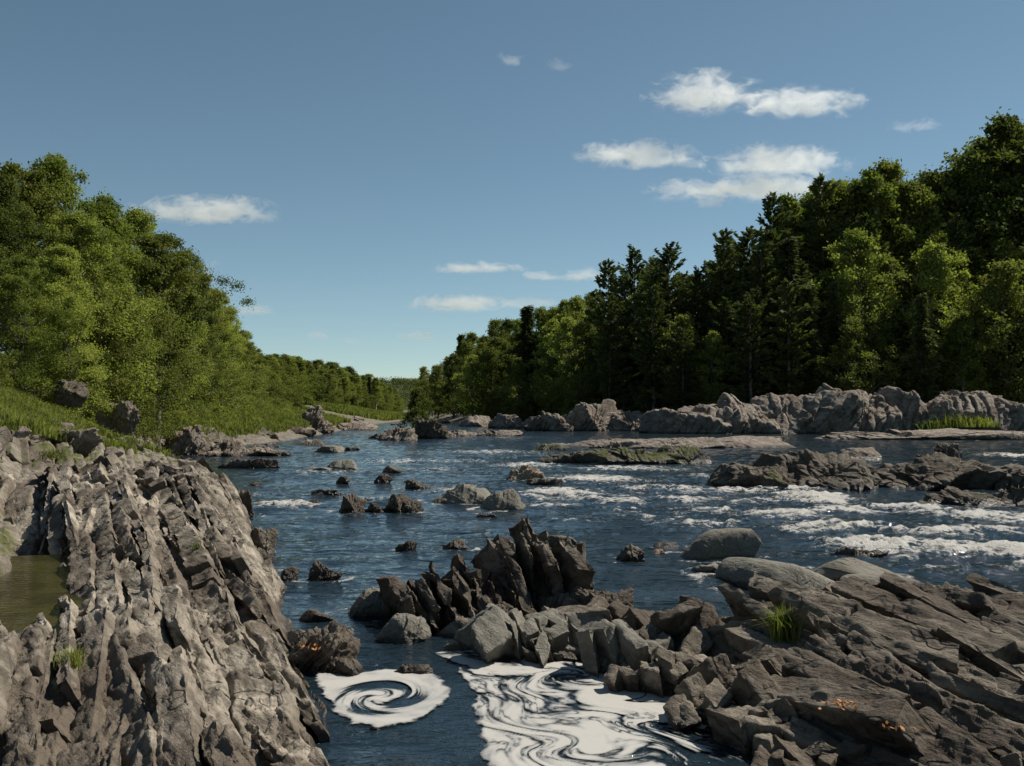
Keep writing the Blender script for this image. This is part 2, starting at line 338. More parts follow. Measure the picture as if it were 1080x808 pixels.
# ------------------------------------------------------------------ rocks
_ico = {}
def ico(l):
    if l not in _ico:
        bm = bmesh.new(); bmesh.ops.create_icosphere(bm, subdivisions=l, radius=1)
        v = np.array([x.co[:] for x in bm.verts], f32); f = np.array([[q.index for q in x.verts] for x in bm.faces], np.int32)
        bm.free(); _ico[l] = (v, f)
    return _ico[l]
def rot(ax, a):
    c, s = math.cos(a), math.sin(a)
    return np.array({'x': [[1, 0, 0], [0, c, -s], [0, s, c]], 'y': [[c, 0, s], [0, 1, 0], [-s, 0, c]], 'z': [[c, -s, 0], [s, c, 0], [0, 0, 1]]}[ax])
BEDN = np.array([-0.80, -0.31, 0.52]); BEDN /= np.linalg.norm(BEDN)     # the broad bed faces look left and up
def lump(seed, w, d, h, lvl=6, sharp=14, npl=16, rough=1.0, strata=1.0, thick=None, rz=0, tilt=0.0, bed=BEDN, off=(0, 0, 0)):
    r = np.random.default_rng(seed)
    D, F = ico(lvl)
    N = r.normal(size=(npl, 3)); N /= np.linalg.norm(N, axis=1)[:, None]
    N = np.vstack([N, [[0, 0, 1], bed, -bed]]); ds = np.concatenate([r.uniform(0.62, 1.0, npl), [r.uniform(.8, 1)], [.8, .8]])
    q = np.maximum(D @ N.T, 0) / ds
    rad = (q ** sharp).sum(1) ** (-1.0 / sharp)
    P = D * np.minimum(rad, 1.35)[:, None]
    P /= np.abs(P).max(0)
    P = P * np.array([w / 2, d / 2, h])
    P = P @ rot('y', tilt).T @ rot('z', rz).T
    s = (w * d * h) ** (1 / 3)
    o = r.uniform(-50, 50, 3)
    Q = P + o
    st = P @ bed
    al = np.cross(bed, [0, 0, 1]); al /= np.linalg.norm(al); up = np.cross(bed, al)
    ua, ub = P @ al, P @ up
    th = thick or max(0.05, s * 0.10)
    wv = st / th + 1.1 * gn(Q[:, 0] / s, Q[:, 1] / s, Q[:, 2] / s, seed=1) + 0.35 * gn(Q[:, 0] / s * 4, Q[:, 1] / s * 4, Q[:, 2] / s * 4, seed=2)
    k = np.floor(wv); fr = wv - k
    cell = k * 7 + np.floor(ub / (s * 0.42) + r1(k, seed) * 5 + 0.3 * gn(Q[:, 0] / s * 2, Q[:, 1] / s * 2, Q[:, 2] / s * 2, seed=4)) * 131 + np.floor(ua / (s * 0.6) + r1(k, seed + 1) * 5) * 37
    lay = (r1(cell, seed + 2) - 0.5) + 0.5 * (r1(k, seed + 3) - .5)
    crack = -np.exp(-(np.minimum(fr, 1 - fr) / 0.14) ** 2)
    disp = strata * s * (0.05 * lay + 0.022 * crack)
    qa, qb, qc = (ua + o[0]) / s, (ub + o[1]) / s, (st + o[2]) / s
    wq = .25 * gn(Q[:, 0] / s * 3, Q[:, 1] / s * 3, Q[:, 2] / s * 3, seed=10)
    fa = facet(qa * 2.0 + wq, qb * 2.2, qc * 3.4 + wq, seed=12)
    fb_ = facet(qa * 5.0 + wq, qb * 5.6 - wq, qc * 9 + wq, seed=13)
    fc_ = facet(qa * 13, qb * 14 + wq, qc * 24 - wq, seed=14) if lvl > 6 else 0
    iso = fbm(Q[:, 0] / s * 3, Q[:, 1] / s * 3, Q[:, 2] / s * 3, o=5 if lvl > 6 else 3, seed=11, gain=.6)
    disp = disp + rough * s * (0.14 * fa + 0.055 * fb_ + 0.022 * fc_ + 0.012 * iso)
    Dn = P / np.maximum(np.linalg.norm(P, axis=1), 1e-6)[:, None]
    P = P + Dn * disp[:, None]
    return P + np.array(off), F
def merge(parts):
    V, F, n = [], [], 0
    for v, f in parts: V.append(v); F.append(f + n); n += len(v)
    return np.vstack(V), np.vstack(F)
def box_shell(hx, hy, hz, cell, mx=60):
    h = np.array([hx, hy, hz]); VV, FF, n0 = [], [], 0
    n = np.clip(np.ceil(2 * h / cell).astype(int), 2, mx)
    for ax, sg in ((2, 1), (0, 1), (0, -1), (1, 1), (1, -1)):
        a, b_ = [q for q in (0, 1, 2) if q != ax]
        A, B = np.meshgrid(np.linspace(-1, 1, n[a] + 1), np.linspace(-1, 1, n[b_] + 1), indexing='ij')
        P = np.zeros(A.shape + (3,)); P[..., a] = A * h[a]; P[..., b_] = B * h[b_]; P[..., ax] = sg * h[ax]
        F = grid_faces(*A.shape)
        flip = (sg > 0) ^ (ax == 1)
        VV.append(P.reshape(-1, 3)); FF.append((F if flip else F[:, ::-1]) + n0); n0 += A.size
    return np.vstack(VV), np.vstack(FF)
def slab_field(us, vs, top, seed, tw, LL, tilt, proud, cellf, strike=STRIKE, deep=.8, zmin=-.15, amp=1.0, jit=1.0, dk=1.0):
    """bedrock broken into tilted planks that follow the surface top(x, y)"""
    r = np.random.default_rng(seed); c, s_ = math.cos(strike), math.sin(strike)
    toxy = lambda u, v: (-s_ * u + c * v, c * u + s_ * v)
    cand = []; v = vs[0]
    while v < vs[1]:
        t = r.uniform(*tw) * (.6 if r.random() < .3 else 1); bo = r.normal(0, .5); u = us[0] + r.uniform(0, LL[0]); bt = r.normal(0, 4) * jit
        while u < us[1]:
            L = LL[0] + (LL[1] - LL[0]) * r.random() ** 1.6; cand.append((u + L / 2, v + t / 2 + r.normal(0, .02), t, L, bo * 1.15 + r.normal(0, .29), bt + r.normal(0, 2.2) * jit, r.normal(0, 2.6) * jit, r.normal(0, 2.5) * jit)); u += L * r.uniform(.92, 1.02)
        v += t * r.uniform(.82, 1.0)
    ca = np.array(cand); x, y = toxy(ca[:, 0], ca[:, 1]); z = top(x, y)
    e = .25 * ca[:, 3]; xa, ya = toxy(ca[:, 0] + e, ca[:, 1]); xb, yb = toxy(ca[:, 0] - e, ca[:, 1])
    za, zb_ = top(xa, ya), top(xb, yb); sl = np.clip((za - zb_) / (2 * e), -.7, .7)
    VV, NN, FF, n0 = [], [], [], 0
    for i in np.nonzero((z > zmin) & (np.minimum(za, zb_) > zmin - .3))[0]:
        u, v, t, L, off, dt, yaw, dp = ca[i]
        cell = max(cellf[0], math.hypot(x[i], y[i]) * cellf[1]) if cellf[1] else cellf[0]
        hz = deep / 2; rr_ = min(.03, t * .16) if cellf[1] else t * .14
        h = np.array([L / 2, t / 2 * 1.04, hz])
        P, F = box_shell(*h, cell)
        inn = np.clip(P, -(h - rr_), h - rr_); d = P - inn; N = d / np.maximum(np.linalg.norm(d, axis=1), 1e-9)[:, None]
        P = inn + N * rr_
        P[:, 0] += P[:, 1] * r.normal(0, .6) + P[:, 2] * r.normal(0, .25)         # skew joints
        P[:, 2] += np.sign(P[:, 2]) * (P[:, 0] * r.normal(0, .04) + P[:, 1] * r.normal(0, .12))
        Rm = rot('z', strike + math.pi / 2 + R(yaw)) @ rot('y', -math.atan(sl[i]) - R(dp)) @ rot('x', -R(tilt + dt))
        zc = z[i] + off * proud - hz
        VV.append(P @ Rm.T + np.array([x[i], y[i], zc])); NN.append(N @ Rm.T); FF.append(F + n0); n0 += len(P)
    if not VV: return np.zeros((0, 3)), np.zeros((0, 4), int)
    V, N, F = np.vstack(VV), np.vstack(NN), np.vstack(FF)
    uu, vv = -s_ * V[:, 0] + c * V[:, 1], c * V[:, 0] + s_ * V[:, 1]
    g = amp; bid = V[:, 2] * .5
    wv = .15 * gn(V[:, 0] * 4 / g, V[:, 1] * 4 / g, V[:, 2] * 4 / g, seed=seed)
    dd = .046 * facet(vv / .22 / g + wv, uu / .42 / g, V[:, 2] / .30 / g - wv, seed=seed + 1) + .026 * facet(vv / .08 / g, uu / .16 / g + wv, V[:, 2] / .11 / g, seed=seed + 2)
    dd = dd + .012 * facet(vv / .03 / g, uu / .07 / g, V[:, 2] / .05 / g, seed=seed + 3) + .010 * fbm(V[:, 0] * 3 / g, V[:, 1] * 3 / g, V[:, 2] * 3 / g, o=4, seed=seed + 4)
    dd = dd + .011 * fbm(vv * 13 / g, uu * 1.8 / g, V[:, 2] * 9 / g, o=3, seed=seed + 5, ridged=True)
    return V + N * (dd * g * dk)[:, None], F
def tri2quad(F): return F if F.shape[1] == 4 else np.concatenate([F, F[:, 2:3]], 1)
def mesh_mixed(name, parts, mat_):
    """join tri and quad pieces into one mesh"""
    V, loops, tot, n = [], [], [], 0
    for v, f in parts:
        if len(v) == 0: continue
        V.append(v); loops.append((f + n).ravel()); tot.append(np.full(len(f), f.shape[1])); n += len(v)
    V = np.vstack(V).astype(f32); loops = np.concatenate(loops).astype(np.int32); tot = np.concatenate(tot)
    me = bpy.data.meshes.new(name); me.vertices.add(len(V)); me.vertices.foreach_set('co', V.ravel())
    me.loops.add(len(loops)); me.loops.foreach_set('vertex_index', loops)
    me.polygons.add(len(tot)); me.polygons.foreach_set('loop_start', (np.cumsum(tot) - tot).astype(np.int32)); me.polygons.foreach_set('use_smooth', np.full(len(tot), True))
    me.update(calc_edges=True); me.materials.append(mat_); return me
ROCKS = []
def rock(name, label, cat, px, pbase, wpx, ptop, matk, seed=None, zb=0.0, dr=0.75, group=None, lvl=6, parts=None, hmul=1.0, slab=None, **k):
    """a rock whose water- or ground-line front is seen at pbase and its top at ptop"""
    seed = seed or (int(px * 7 + pbase * 13) % 9973)
    x0, y0 = gp(px, pbase, zb)
    d = wpx * y0 / FPX * dr
    yc = y0 + d / 2; s = yc / y0
    w = wpx * yc / FPX * 1.10; d = w * dr
    a, bb = ray(px, ptop); zt = CH + bb * (y0 + d * 0.45)
    h = max(zt - zb, 0.05) * hmul
    zc = zb - 0.0
    if parts is None: vs = [lump(seed, w, d, h, lvl=lvl, **k)]
    else:
        vs = []
        for i, (fx, fy, fw, fd, fh, kw) in enumerate(parts):      # fractions of the rock's own size
            kk = dict(k); kk.update(kw)
            vs.append(lump(seed + i * 7, w * fw, d * fd, h * fh, lvl=kk.pop('lvl', lvl), off=(fx * w, fy * d, 0), **kk))
    if slab:
        vs = [(v_ * np.array([.93, .93, .86]), f_) for v_, f_ in vs]
        sz = (w * d * h) ** (1 / 3)
        pl_ = parts or [(0, 0, 1, 1, 1, {})]
        def top(x, y):
            z_ = np.full(np.shape(x), -9.)
            for (fx, fy, fw, fd, fh, kw) in pl_:
                q = ((x / w - fx) / (fw * .5)) ** 2 + ((y / d - fy) / (fd * .5)) ** 2
                z_ = np.maximum(z_, np.where(q < 1, h * fh * np.sqrt(np.clip(1 - q, 0, 1)) ** .8, -9))
            return z_ * (1 + .25 * gn(x / sz * 2.2, y / sz * 2.2, seed=seed))
        th_ = slab.get('t', .13) * sz
        sv = slab_field((-w - d, w + d), (-w - d, w + d), top, seed, (th_ * .5, th_ * 1.4), (sz * .28, sz * .85), slab.get('tilt', 24), slab.get('proud', .12) * h, (max(.02, y0 * .0034), 0), deep=min(h * 1.1, sz * 1.1), zmin=-.02 * h, amp=min(2.2, sz * .9), jit=slab.get('jit', 1.8), dk=slab.get('dk', 1.5), strike=STRIKE + slab.get('yaw', 0))
        vs.append(sv)
    o = link(name, mesh_mixed(name, vs, M[matk]), label=label, category=cat)
    o.location = (ray(px, pbase)[0] * yc, yc, zc)
    if zb == 0 and y0 > 11 and ptop > 485: ROCKS.append((o.location.x, yc, w / 2, d / 2))
    if group: o['group'] = group
    return o

# foreground bedrock as dense sheets of tilted, jointed beds ------------------
def beds(x, y, seed, wmin, wmax, rise, jmin, jmax, step, phase=0.0, dip=0.8, rough=1.0, pk0=.70, lamk=1.0):
    c, s = math.cos(STRIKE), math.sin(STRIKE)
    u = -s * x + c * y; v = c * x + s * y
    v = v + 0.14 * gn(x * .45, y * .45, seed=seed) + 0.035 * gn(x * 1.6, y * 1.6, seed=seed + 1) + 0.008 * gn(x * 8, y * 8, seed=seed + 7) + phase
    r = np.random.default_rng(seed)
    bd = np.cumsum(r.uniform(wmin, wmax, 400)); bd -= bd[200]
    i = np.clip(np.searchsorted(bd, v) - 1, 0, 398); t = (v - bd[i]) / (bd[i + 1] - bd[i]); w = bd[i + 1] - bd[i]
    js = jmin + (jmax - jmin) * r1(i, seed + 2)
    uu = u / js + r1(i, seed + 3) * 17 + 0.22 * gn(x * 1.4, y * 1.4, seed=seed + 4) + 0.05 * gn(x * 6, y * 6, seed=seed + 8)
    k = np.floor(uu); ft = uu - k
    blk = r1(k * 31 + i * 101, seed + 5); blk2 = r1(k * 57 + i * 11, seed + 6); blk3 = r1(k * 13 + i * 71, seed + 9)
    pk = pk0 + 0.18 * blk3
    prof = np.where(t < pk, (t / pk) ** dip, np.clip((1 - t) / (1 - pk), 0, 1) ** 0.8)
    amp = rise * (0.30 + 1.0 * r1(i, seed + 1)) * (0.85 + 0.25 * blk)
    h = amp * prof + step * (blk - 0.5) * sstep(0, .04, t) * sstep(0, .04, 1 - t) + 0.22 * step * (r1(i, seed + 11) - .5)
    h = h + (ft - 0.5) * js * 0.10 * (blk2 - 0.35)
    gap = np.minimum(ft, 1 - ft) * js
    h = h - 0.07 * np.exp(-(gap / 0.022) ** 2) * (blk2 > .3) - 0.05 * np.exp(-(np.minimum(t, 1 - t) * w / 0.02) ** 2)
    fo = fbm(v * 9, u * 1.5, o=5, seed=seed + 20, ridged=True, gain=.6)
    cc = sstep(.35, .75, blk2)
    wa = .12 * gn(x * 4, y * 4, seed=seed + 50)
    f1 = facet(v / .38 + wa, u / 1.3 - wa, seed=seed + 31); f2 = facet(v / .15 + wa * 2, u / .34, seed=seed + 32); f3 = facet(v / .06, u / .13 + wa * 2, seed=seed + 33); f4 = facet(v / .026, u / .07, seed=seed + 34)
    li = np.floor(v / .075 + .35 * gn(u * .8, v * 3, seed=seed + 51)); lj = np.floor(u / .55 + r1(li, seed + 52) * 9 + .15 * gn(x * 5, y * 5, seed=seed + 54))
    ml = sstep(-.25, .25, gn(x * .7, y * .7, seed=seed + 55))
    lam = .034 * lamk * (r1(li * 19 + lj * 7, seed + 53) - .5) * (.35 + .65 * ml)
    fl = fbm(v * 2.6, u * 8.0 + v * 3.0, o=4, seed=seed + 40, ridged=True, gain=.55)
    fe = fbm(x * 2.5, y * 2.5, o=6, seed=seed + 30, gain=.55)
    rg = 0.4 + 1.0 * cc
    return h + 0.014 * fo + 0.015 * fe + 0.012 * fl * rg + rough * (0.07 * f1 + 0.040 * f2 * rg + 0.022 * f3 * rg + .010 * f4) + lam, v, u
def sheet(name, label, cat, hfun, r0, r1_, t0, t1, nr, nc, mk, cut=-0.35, lean=0.0, slabs=None):
    rr = np.exp(np.linspace(math.log(r0), math.log(r1_), nr)); th = np.linspace(R(t0), R(t1), nc)
    rr, th = np.meshgrid(rr, th, indexing='ij')
    X, Y = rr * np.sin(th), rr * np.cos(th)
    Z = hfun(X, Y)
    lx = lean * gn(X * 1.3, Y * 1.3, Z * 2.5, seed=77)
    X2 = X + lx + 0.014 * gn(X * 5, Y * 5, Z * 6, seed=78) + 0.005 * gn(X * 14, Y * 14, Z * 16, seed=79); Y2 = Y + lx * .6 + 0.014 * gn(X * 5, Y * 5, Z * 6, seed=80)
    keep = Z > cut
    V, F, _ = compact(np.stack([X2, Y2, Z], -1).reshape(-1, 3).astype(f32), grid_faces(nr, nc, keep))
    ps = [(V, F[:, ::-1])]
    if slabs: ps += [slab_field(**q_) for q_ in slabs]
    return link(name, mesh_mixed(name, ps, M[mk]), label=label, category=cat)
def pool_line(x, y):                             # 0 in the middle of the trough that holds the pool
    px = np.interp(y, [3, 7.0, 8.5, 10.6, 12.2, 14, 18, 24], [-4.5, -4.6, -4.75, -5.15, -5.75, -6.7, -8.6, -11.4])
    return x - px
def h_left(x, y, env=False):
    if not env: hb, v, u = beds(x, y, 101, 0.16, 0.58, 0.27, 0.6, 2.6, 0.13)
    de = XL(y) - x                               # inland of the water's edge
    crest = np.interp(y, [2, 5, 7, 10, 14, 18, 22, 25, 27, 30], [0.55, 0.50, 0.50, 0.62, 0.82, 1.10, 1.22, .95, .3, -.9])
    crest = crest + .16 * sstep(2.2, .8, pool_line(x, y)) * sstep(8.5, 7, y)
    E = np.interp(de, [-1.0, -0.25, 0.0, 0.45, 1.1, 2.6, 4.5], [-1.4, -.6, -0.25, 0.66, 1.02, 1.0, 1.0]) * crest
    E = np.where(de < 0.2, np.interp(de, [-1.0, -.25, 0, .2], [-1.6, -.9, -.35, 0.15]), E)
    pl = pool_line(x, y)
    fall = sstep(0.75, 0.15, pl) * sstep(26, 13, y) * sstep(7.0, 8.3, y)
    E = E - fall * (0.75)
    E = E - 0.9 * sstep(24, 28, y) + 0.12 * gn(x * .5, y * .4, seed=60)
    if env: return np.where((pl < .25) & (y > 7.6) | (de < -.1) | (y > 27) | (pl < -3.4), -9, E)
    return E + hb * 0.7 - 0.22 - 1.5 * sstep(-0.7, -1.2, pl) * (y > 7.6) - 1.2 * sstep(-3.5, -5, pl)
sheet('rock_outcrop', 'large grey bedrock outcrop of tilted jointed slabs filling the left foreground', 'rock outcrop', h_left, 2.6, 30, -62, 6, 800, 850, 'grey', lean=0.05,
      slabs=[dict(us=(2.5, 31), vs=(-7, 5), top=lambda x, y: h_left(x, y, True), seed=5, tw=(.06, .30), LL=(.5, 3.2), tilt=30, proud=.125, dk=1.0, cellf=(.018, .0030), deep=.75)])
def h_left2(x, y, env=False):
    if not env: hb, v, u = beds(x, y, 303, 0.2, 0.7, 0.26, 0.5, 1.9, 0.16, rough=1.3)
    pl = -pool_line(x, y)
    g = ground_z(x, y, False)
    E = np.interp(pl, [-1.5, -.3, 0.1, 0.45, 0.9, 2.0, 6, 12, 30], [-1.5, -.3, .15, .65, 0.9, 1.15, 2.0, 3.5, 5])
    E = E * (1 - sstep(15, 21, y)) + (g + 0.02) * sstep(15, 21, y)
    E = E + 0.28 * gn(x * .35, y * .35, seed=61) + 0.16 * gn(x * .8, y * .8, seed=62)
    de = XL(y) - x
    E = np.where(y > 18, E - 1.0 * sstep(.8, -.3, de), E)
    if env: return np.where((pl < .1) | (de < .15) | (y > 85) | (de > 15), -9, E - .10 + .22 * sstep(19, 26, y) + .10 * sstep(26, 34, y) - .60 * sstep(20, 30, y) * (gn(x * .26, y * .26, seed=64) + .04 + .62 * sstep(18, 26, y) * sstep(1.5, 4.5, de)))
    return E + hb * 0.75 * sstep(60, 30, y) + .12 * sstep(20, 30, y) - 0.24
sheet('rock_outcrop', 'weathered grey-brown bedrock of the left bank, rising behind the shallow pool', 'rock outcrop', h_left2, 6.0, 60, -60, -14, 640, 700, 'bank', cut=-0.8, lean=0.06,
      slabs=[dict(us=(5, 88), vs=(-22, 14), top=lambda x, y: h_left2(x, y, True), seed=6, tw=(.12, .55), LL=(.5, 3.0), tilt=28, proud=.13, dk=.9, cellf=(.03, .0034), deep=.9, jit=1.6)])

def h_right(x, y, env=False):
    if not env: hb, v, u = beds(x, y, 505, 0.20, 0.62, 0.26, 0.6, 2.4, 0.10, dip=.8, rough=1.2, pk0=.62, lamk=.5)
    # outline of the outcrop
    back = np.interp(x, [1.2, 2.0, 3.0, 4.2, 5.2, 7, 9, 12], [8.6, 9.9, 10.5, 10.6, 10.2, 9.3, 8.4, 7.5])
    left = np.interp(y, [3, 5.0, 5.8, 6.6, 7.6, 8.6, 10], [2.0, 2.2, 2.25, 1.95, 1.7, 1.55, 1.5])
    db, dl_ = back - y, x - left
    crest = np.interp(x, [1.5, 2.4, 3.4, 4.3, 5.5, 8], [.50, .68, .70, .66, .62, .72])
    E = crest * np.interp(db, [-.8, -.15, 0.15, .5, 1.0, 2.5, 4.5, 6], [-1.6, -.4, .55, .95, 1.0, .74, .42, .35])
    E = np.where(db < 0, np.minimum(E, -.1 + db), E)
    E = np.minimum(E, np.interp(dl_, [-.8, -.1, .15, .6, 1.2, 20], [-1.2, -.2, .1, .5, 3, 3]))
    if env: return np.where((db < .05) | (dl_ < .1), -9, E + 0.10 * gn(x * .8, y * .8, seed=66))
    return E + 0.10 * gn(x * .8, y * .8, seed=66) + hb * .8 - 0.20
sheet('rock_outcrop', 'big dark brown furrowed outcrop with a green grass tuft in the right foreground', 'rock outcrop', h_right, 3.6, 13, 8, 60, 800, 950, 'brown', lean=0.05,
      slabs=[dict(us=(0, 14), vs=(2, 13), top=lambda x, y: h_right(x, y, True), seed=8, tw=(.07, .30), LL=(.6, 2.8), tilt=30, proud=.075, dk=.8, cellf=(.018, .0030), deep=.6, jit=1.8)])
print('sheets', time.time() - T0)

def bank_rock(px, py, wpx, ptop, zb, label, mk='far', **k):
    return rock(k.pop('name', 'rock'), label, k.pop('cat', 'rock'), px, py, wpx, ptop, mk, zb=zb, **k)
JAG = dict(slab=dict(), sharp=26, npl=10, rough=1.15, strata=1.3)
RND = dict(sharp=13, npl=10, rough=0.60, strata=0.35)
SMT = dict(sharp=9, npl=8, rough=0.22, strata=0.06)

# right-hand ridge in front of the dark forest
rock('rock_ridge', 'long pale rock ridge with a black shaded face, below the forest on the right', 'rock ridge', 905, 458, 340, 404, 'far', seed=11, dr=0.28, lvl=8, **dict(JAG, thick=0.8),
     parts=[(-.49 + .09 * i_, .05 * (i_ % 2), .30, .9, h_, dict(npl=18, lvl=7, rough=.75)) for i_, h_ in enumerate((.66, .80, .88, .94, 1.0, 1.0, 1.02, 1.0, .98, .92, .84, .74))])
rock('rock_ridge', 'pale lumpy rock ridge left of the long ridge, dark toward the river', 'rock ridge', 622, 455, 136, 418, 'far', seed=12, dr=0.4, lvl=7, **dict(JAG, thick=0.6),
     parts=[(-.30, 0, .5, .9, .85, {}), (.02, .05, .5, 1, 1.0, {}), (.30, 0, .46, 1, .86, {})])
rock('rock_ridge', 'low notched rock between the two pale ridges', 'rock ridge', 716, 453, 78, 426, 'far', seed=13, dr=0.5, lvl=7, **dict(JAG, thick=0.5), parts=[(-.2, 0, .7, 1, .9, {}), (.25, 0, .6, 1, 1, {})])
rock('boulder', 'pale boulder at the right frame edge beside the yellow-green shrubs', 'boulder', 1085, 452, 80, 424, 'far', seed=14, dr=0.6, lvl=7, **RND)
rock('boulder', 'whitish small boulder left of the pale lumpy ridge', 'boulder', 533, 452, 44, 436, 'far', seed=15, dr=.6, **JAG)
rock('boulder', 'pale rounded boulder farther left, beside the brown mound', 'boulder', 501, 450, 34, 438, 'far', seed=16, dr=.6, **RND)
# low shelves
rock('rock_shelf', 'low flat pale shelf in the river before the long ridge', 'rock shelf', 705, 474, 250, 453, 'far', seed=21, dr=.45, lvl=8, **dict(RND, strata=.5, rough=.7, thick=.3), parts=[(-.2, .1, .6, .8, .8, {}), (.15, .1, .7, 1, 1, {}), (0, -.2, .5, .5, .6, {})])
rock('rock_shelf', 'low pale shelf continuing right under the shrubs', 'rock shelf', 955, 464, 300, 451, 'far', seed=22, dr=.3, lvl=7, **dict(JAG, thick=.3))
rock('rock_islet', 'low islet covered in moss, left of the dark brown islet', 'rock islet', 660, 491, 180, 461, 'moss', seed=23, dr=.32, lvl=8, **dict(JAG, thick=.35, rough=1.0), parts=[(-.25, .1, .5, .8, .7, {}), (.05, 0, .6, 1, 1, {}), (.3, 0, .4, .8, .75, {})])
rock('rock', 'low broken rocks at the left tip of the mossy islet', 'rock', 578, 476, 42, 466, 'moss', seed=24, dr=.6, **JAG)
rock('rock_islet', 'long dark brown islet of broken rock across the right of the river', 'rock islet', 940, 520, 350, 474, 'fardark', seed=25, dr=.34, lvl=8, **dict(JAG, thick=.35, rough=1.1),
     parts=[(-.36, .0, .34, .8, .62, {}), (-.15, .1, .45, 1, .85, {}), (.08, .12, .45, 1, 1.0, {}), (.3, .05, .5, 1, .9, {}), (-.2, .3, .5, .5, .95, {}), (.2, .3, .5, .5, 1.0, {})])
rock('rock_islet', 'dark low rock running off the right edge below the brown islet', 'rock islet', 1050, 536, 165, 498, 'fardark', seed=26, dr=.3, lvl=7, **dict(JAG, thick=.3), parts=[(-.2, 0, .65, 1, .75, {}), (.2, 0, .7, 1, 1, {})])
rock('boulder', 'pale angular block perched on the back of the brown islet', 'boulder', 998, 482, 30, 464, 'far', seed=27, zb=.25, **JAG)
rock('boulder', 'pale rounded block on the back of the brown islet, left of the angular one', 'boulder', 905, 480, 40, 466, 'far', seed=28, zb=.25, **RND)
rock('rock', 'small pointed stone in the water at the left tip of the brown islet', 'rock', 783, 502, 14, 494, 'far', seed=29, **JAG)
# centre far
rock('rock_outcrop', 'brown mound of rock in mid river, far upstream', 'rock outcrop', 450, 463, 58, 441, 'fardark', seed=31, dr=.6, lvl=7, **JAG)
rock('rock_outcrop', 'pale broken rocks at the left foot of the brown mound', 'rock outcrop', 422, 465, 50, 450, 'far', seed=32, dr=.5, lvl=6, **JAG)
rock('rock', 'dark small rock farthest left of the brown mound', 'rock', 398, 463, 22, 454, 'fardark', seed=33, **JAG)
rock('rock_shelf', 'low pale shelf stretching right of the brown mound', 'rock shelf', 505, 461, 95, 448, 'far', seed=34, dr=.5, lvl=7, **dict(JAG, thick=.3), parts=[(-.25, 0, .5, 1, 1, {}), (.2, .1, .6, .8, .8, {})])
# left far bank
rock('rock_outcrop', 'pale stack of tilted slabs on the far left shore', 'rock outcrop', 322, 455, 62, 427, 'far', seed=41, zb=.25, dr=.7, lvl=7, **dict(JAG, strata=2.2, thick=.45), parts=[(-.15, 0, .7, 1, .85, {}), (.1, .1, .7, 1, 1, {}), (.3, -.1, .5, .7, .6, {})])
rock('rock_slab', 'dark brown wedge slab at the water before the pale stack', 'rock slab', 306, 461, 64, 447, 'brown', seed=42, dr=.5, lvl=6, **JAG)
rock('rock_shelf', 'pale low shelf running right from the stack of slabs', 'rock shelf', 370, 454, 60, 445, 'far', seed=43, dr=.8, **JAG)
rock('rock', 'whitish smooth rock in the water below the dark wedge', 'rock', 327, 470, 38, 460, 'far', seed=44, **RND)
rock('rock', 'small grey rock in the water right of the whitish one', 'rock', 345, 478, 34, 470, 'smooth', seed=45, **RND)
rock('rock', 'narrow dark rock in the stream far upstream', 'rock', 368, 476, 24, 469, 'fardark', seed=46, **RND)
bank_rock(240, 452, 58, 414, .6, 'black and pale crag standing in the green of the left shore', seed=47, dr=.8, lvl=7, cat='crag', name='crag', **JAG)
rock('rock_shelf', 'grey rippled shelf reaching into the river on the left', 'rock shelf', 240, 482, 130, 450, 'far', seed=48, dr=.45, lvl=7, **dict(JAG, thick=.4), parts=[(-.3, .1, .5, 1, 1, {}), (.0, 0, .55, 1, .85, {}), (.3, 0, .45, .8, .55, {})])
bank_rock(120, 446, 62, 411, 1.9, 'rough pale outcrop on the left slope below the trees', seed=49, dr=.6, lvl=7, cat='rock outcrop', name='rock_outcrop', **JAG)
bank_rock(72, 416, 46, 399, 3.0, 'dark jutting rock under the left trees', mk='brown', seed=50, dr=.8, lvl=6, **JAG)
bank_rock(66, 476, 86, 436, 1.3, 'pointed pale slab on the grass of the left slope', seed=51, dr=.6, lvl=7, cat='rock slab', name='rock_slab', mk='grey', **JAG)
bank_rock(8, 430, 24, 408, 2.8, 'pale half-buried rock at the left edge of the grass slope', seed=52, **RND)
bank_rock(25, 456, 20, 449, 2.0, 'small flat pale stone lying in the grass slope', seed=53, **RND)
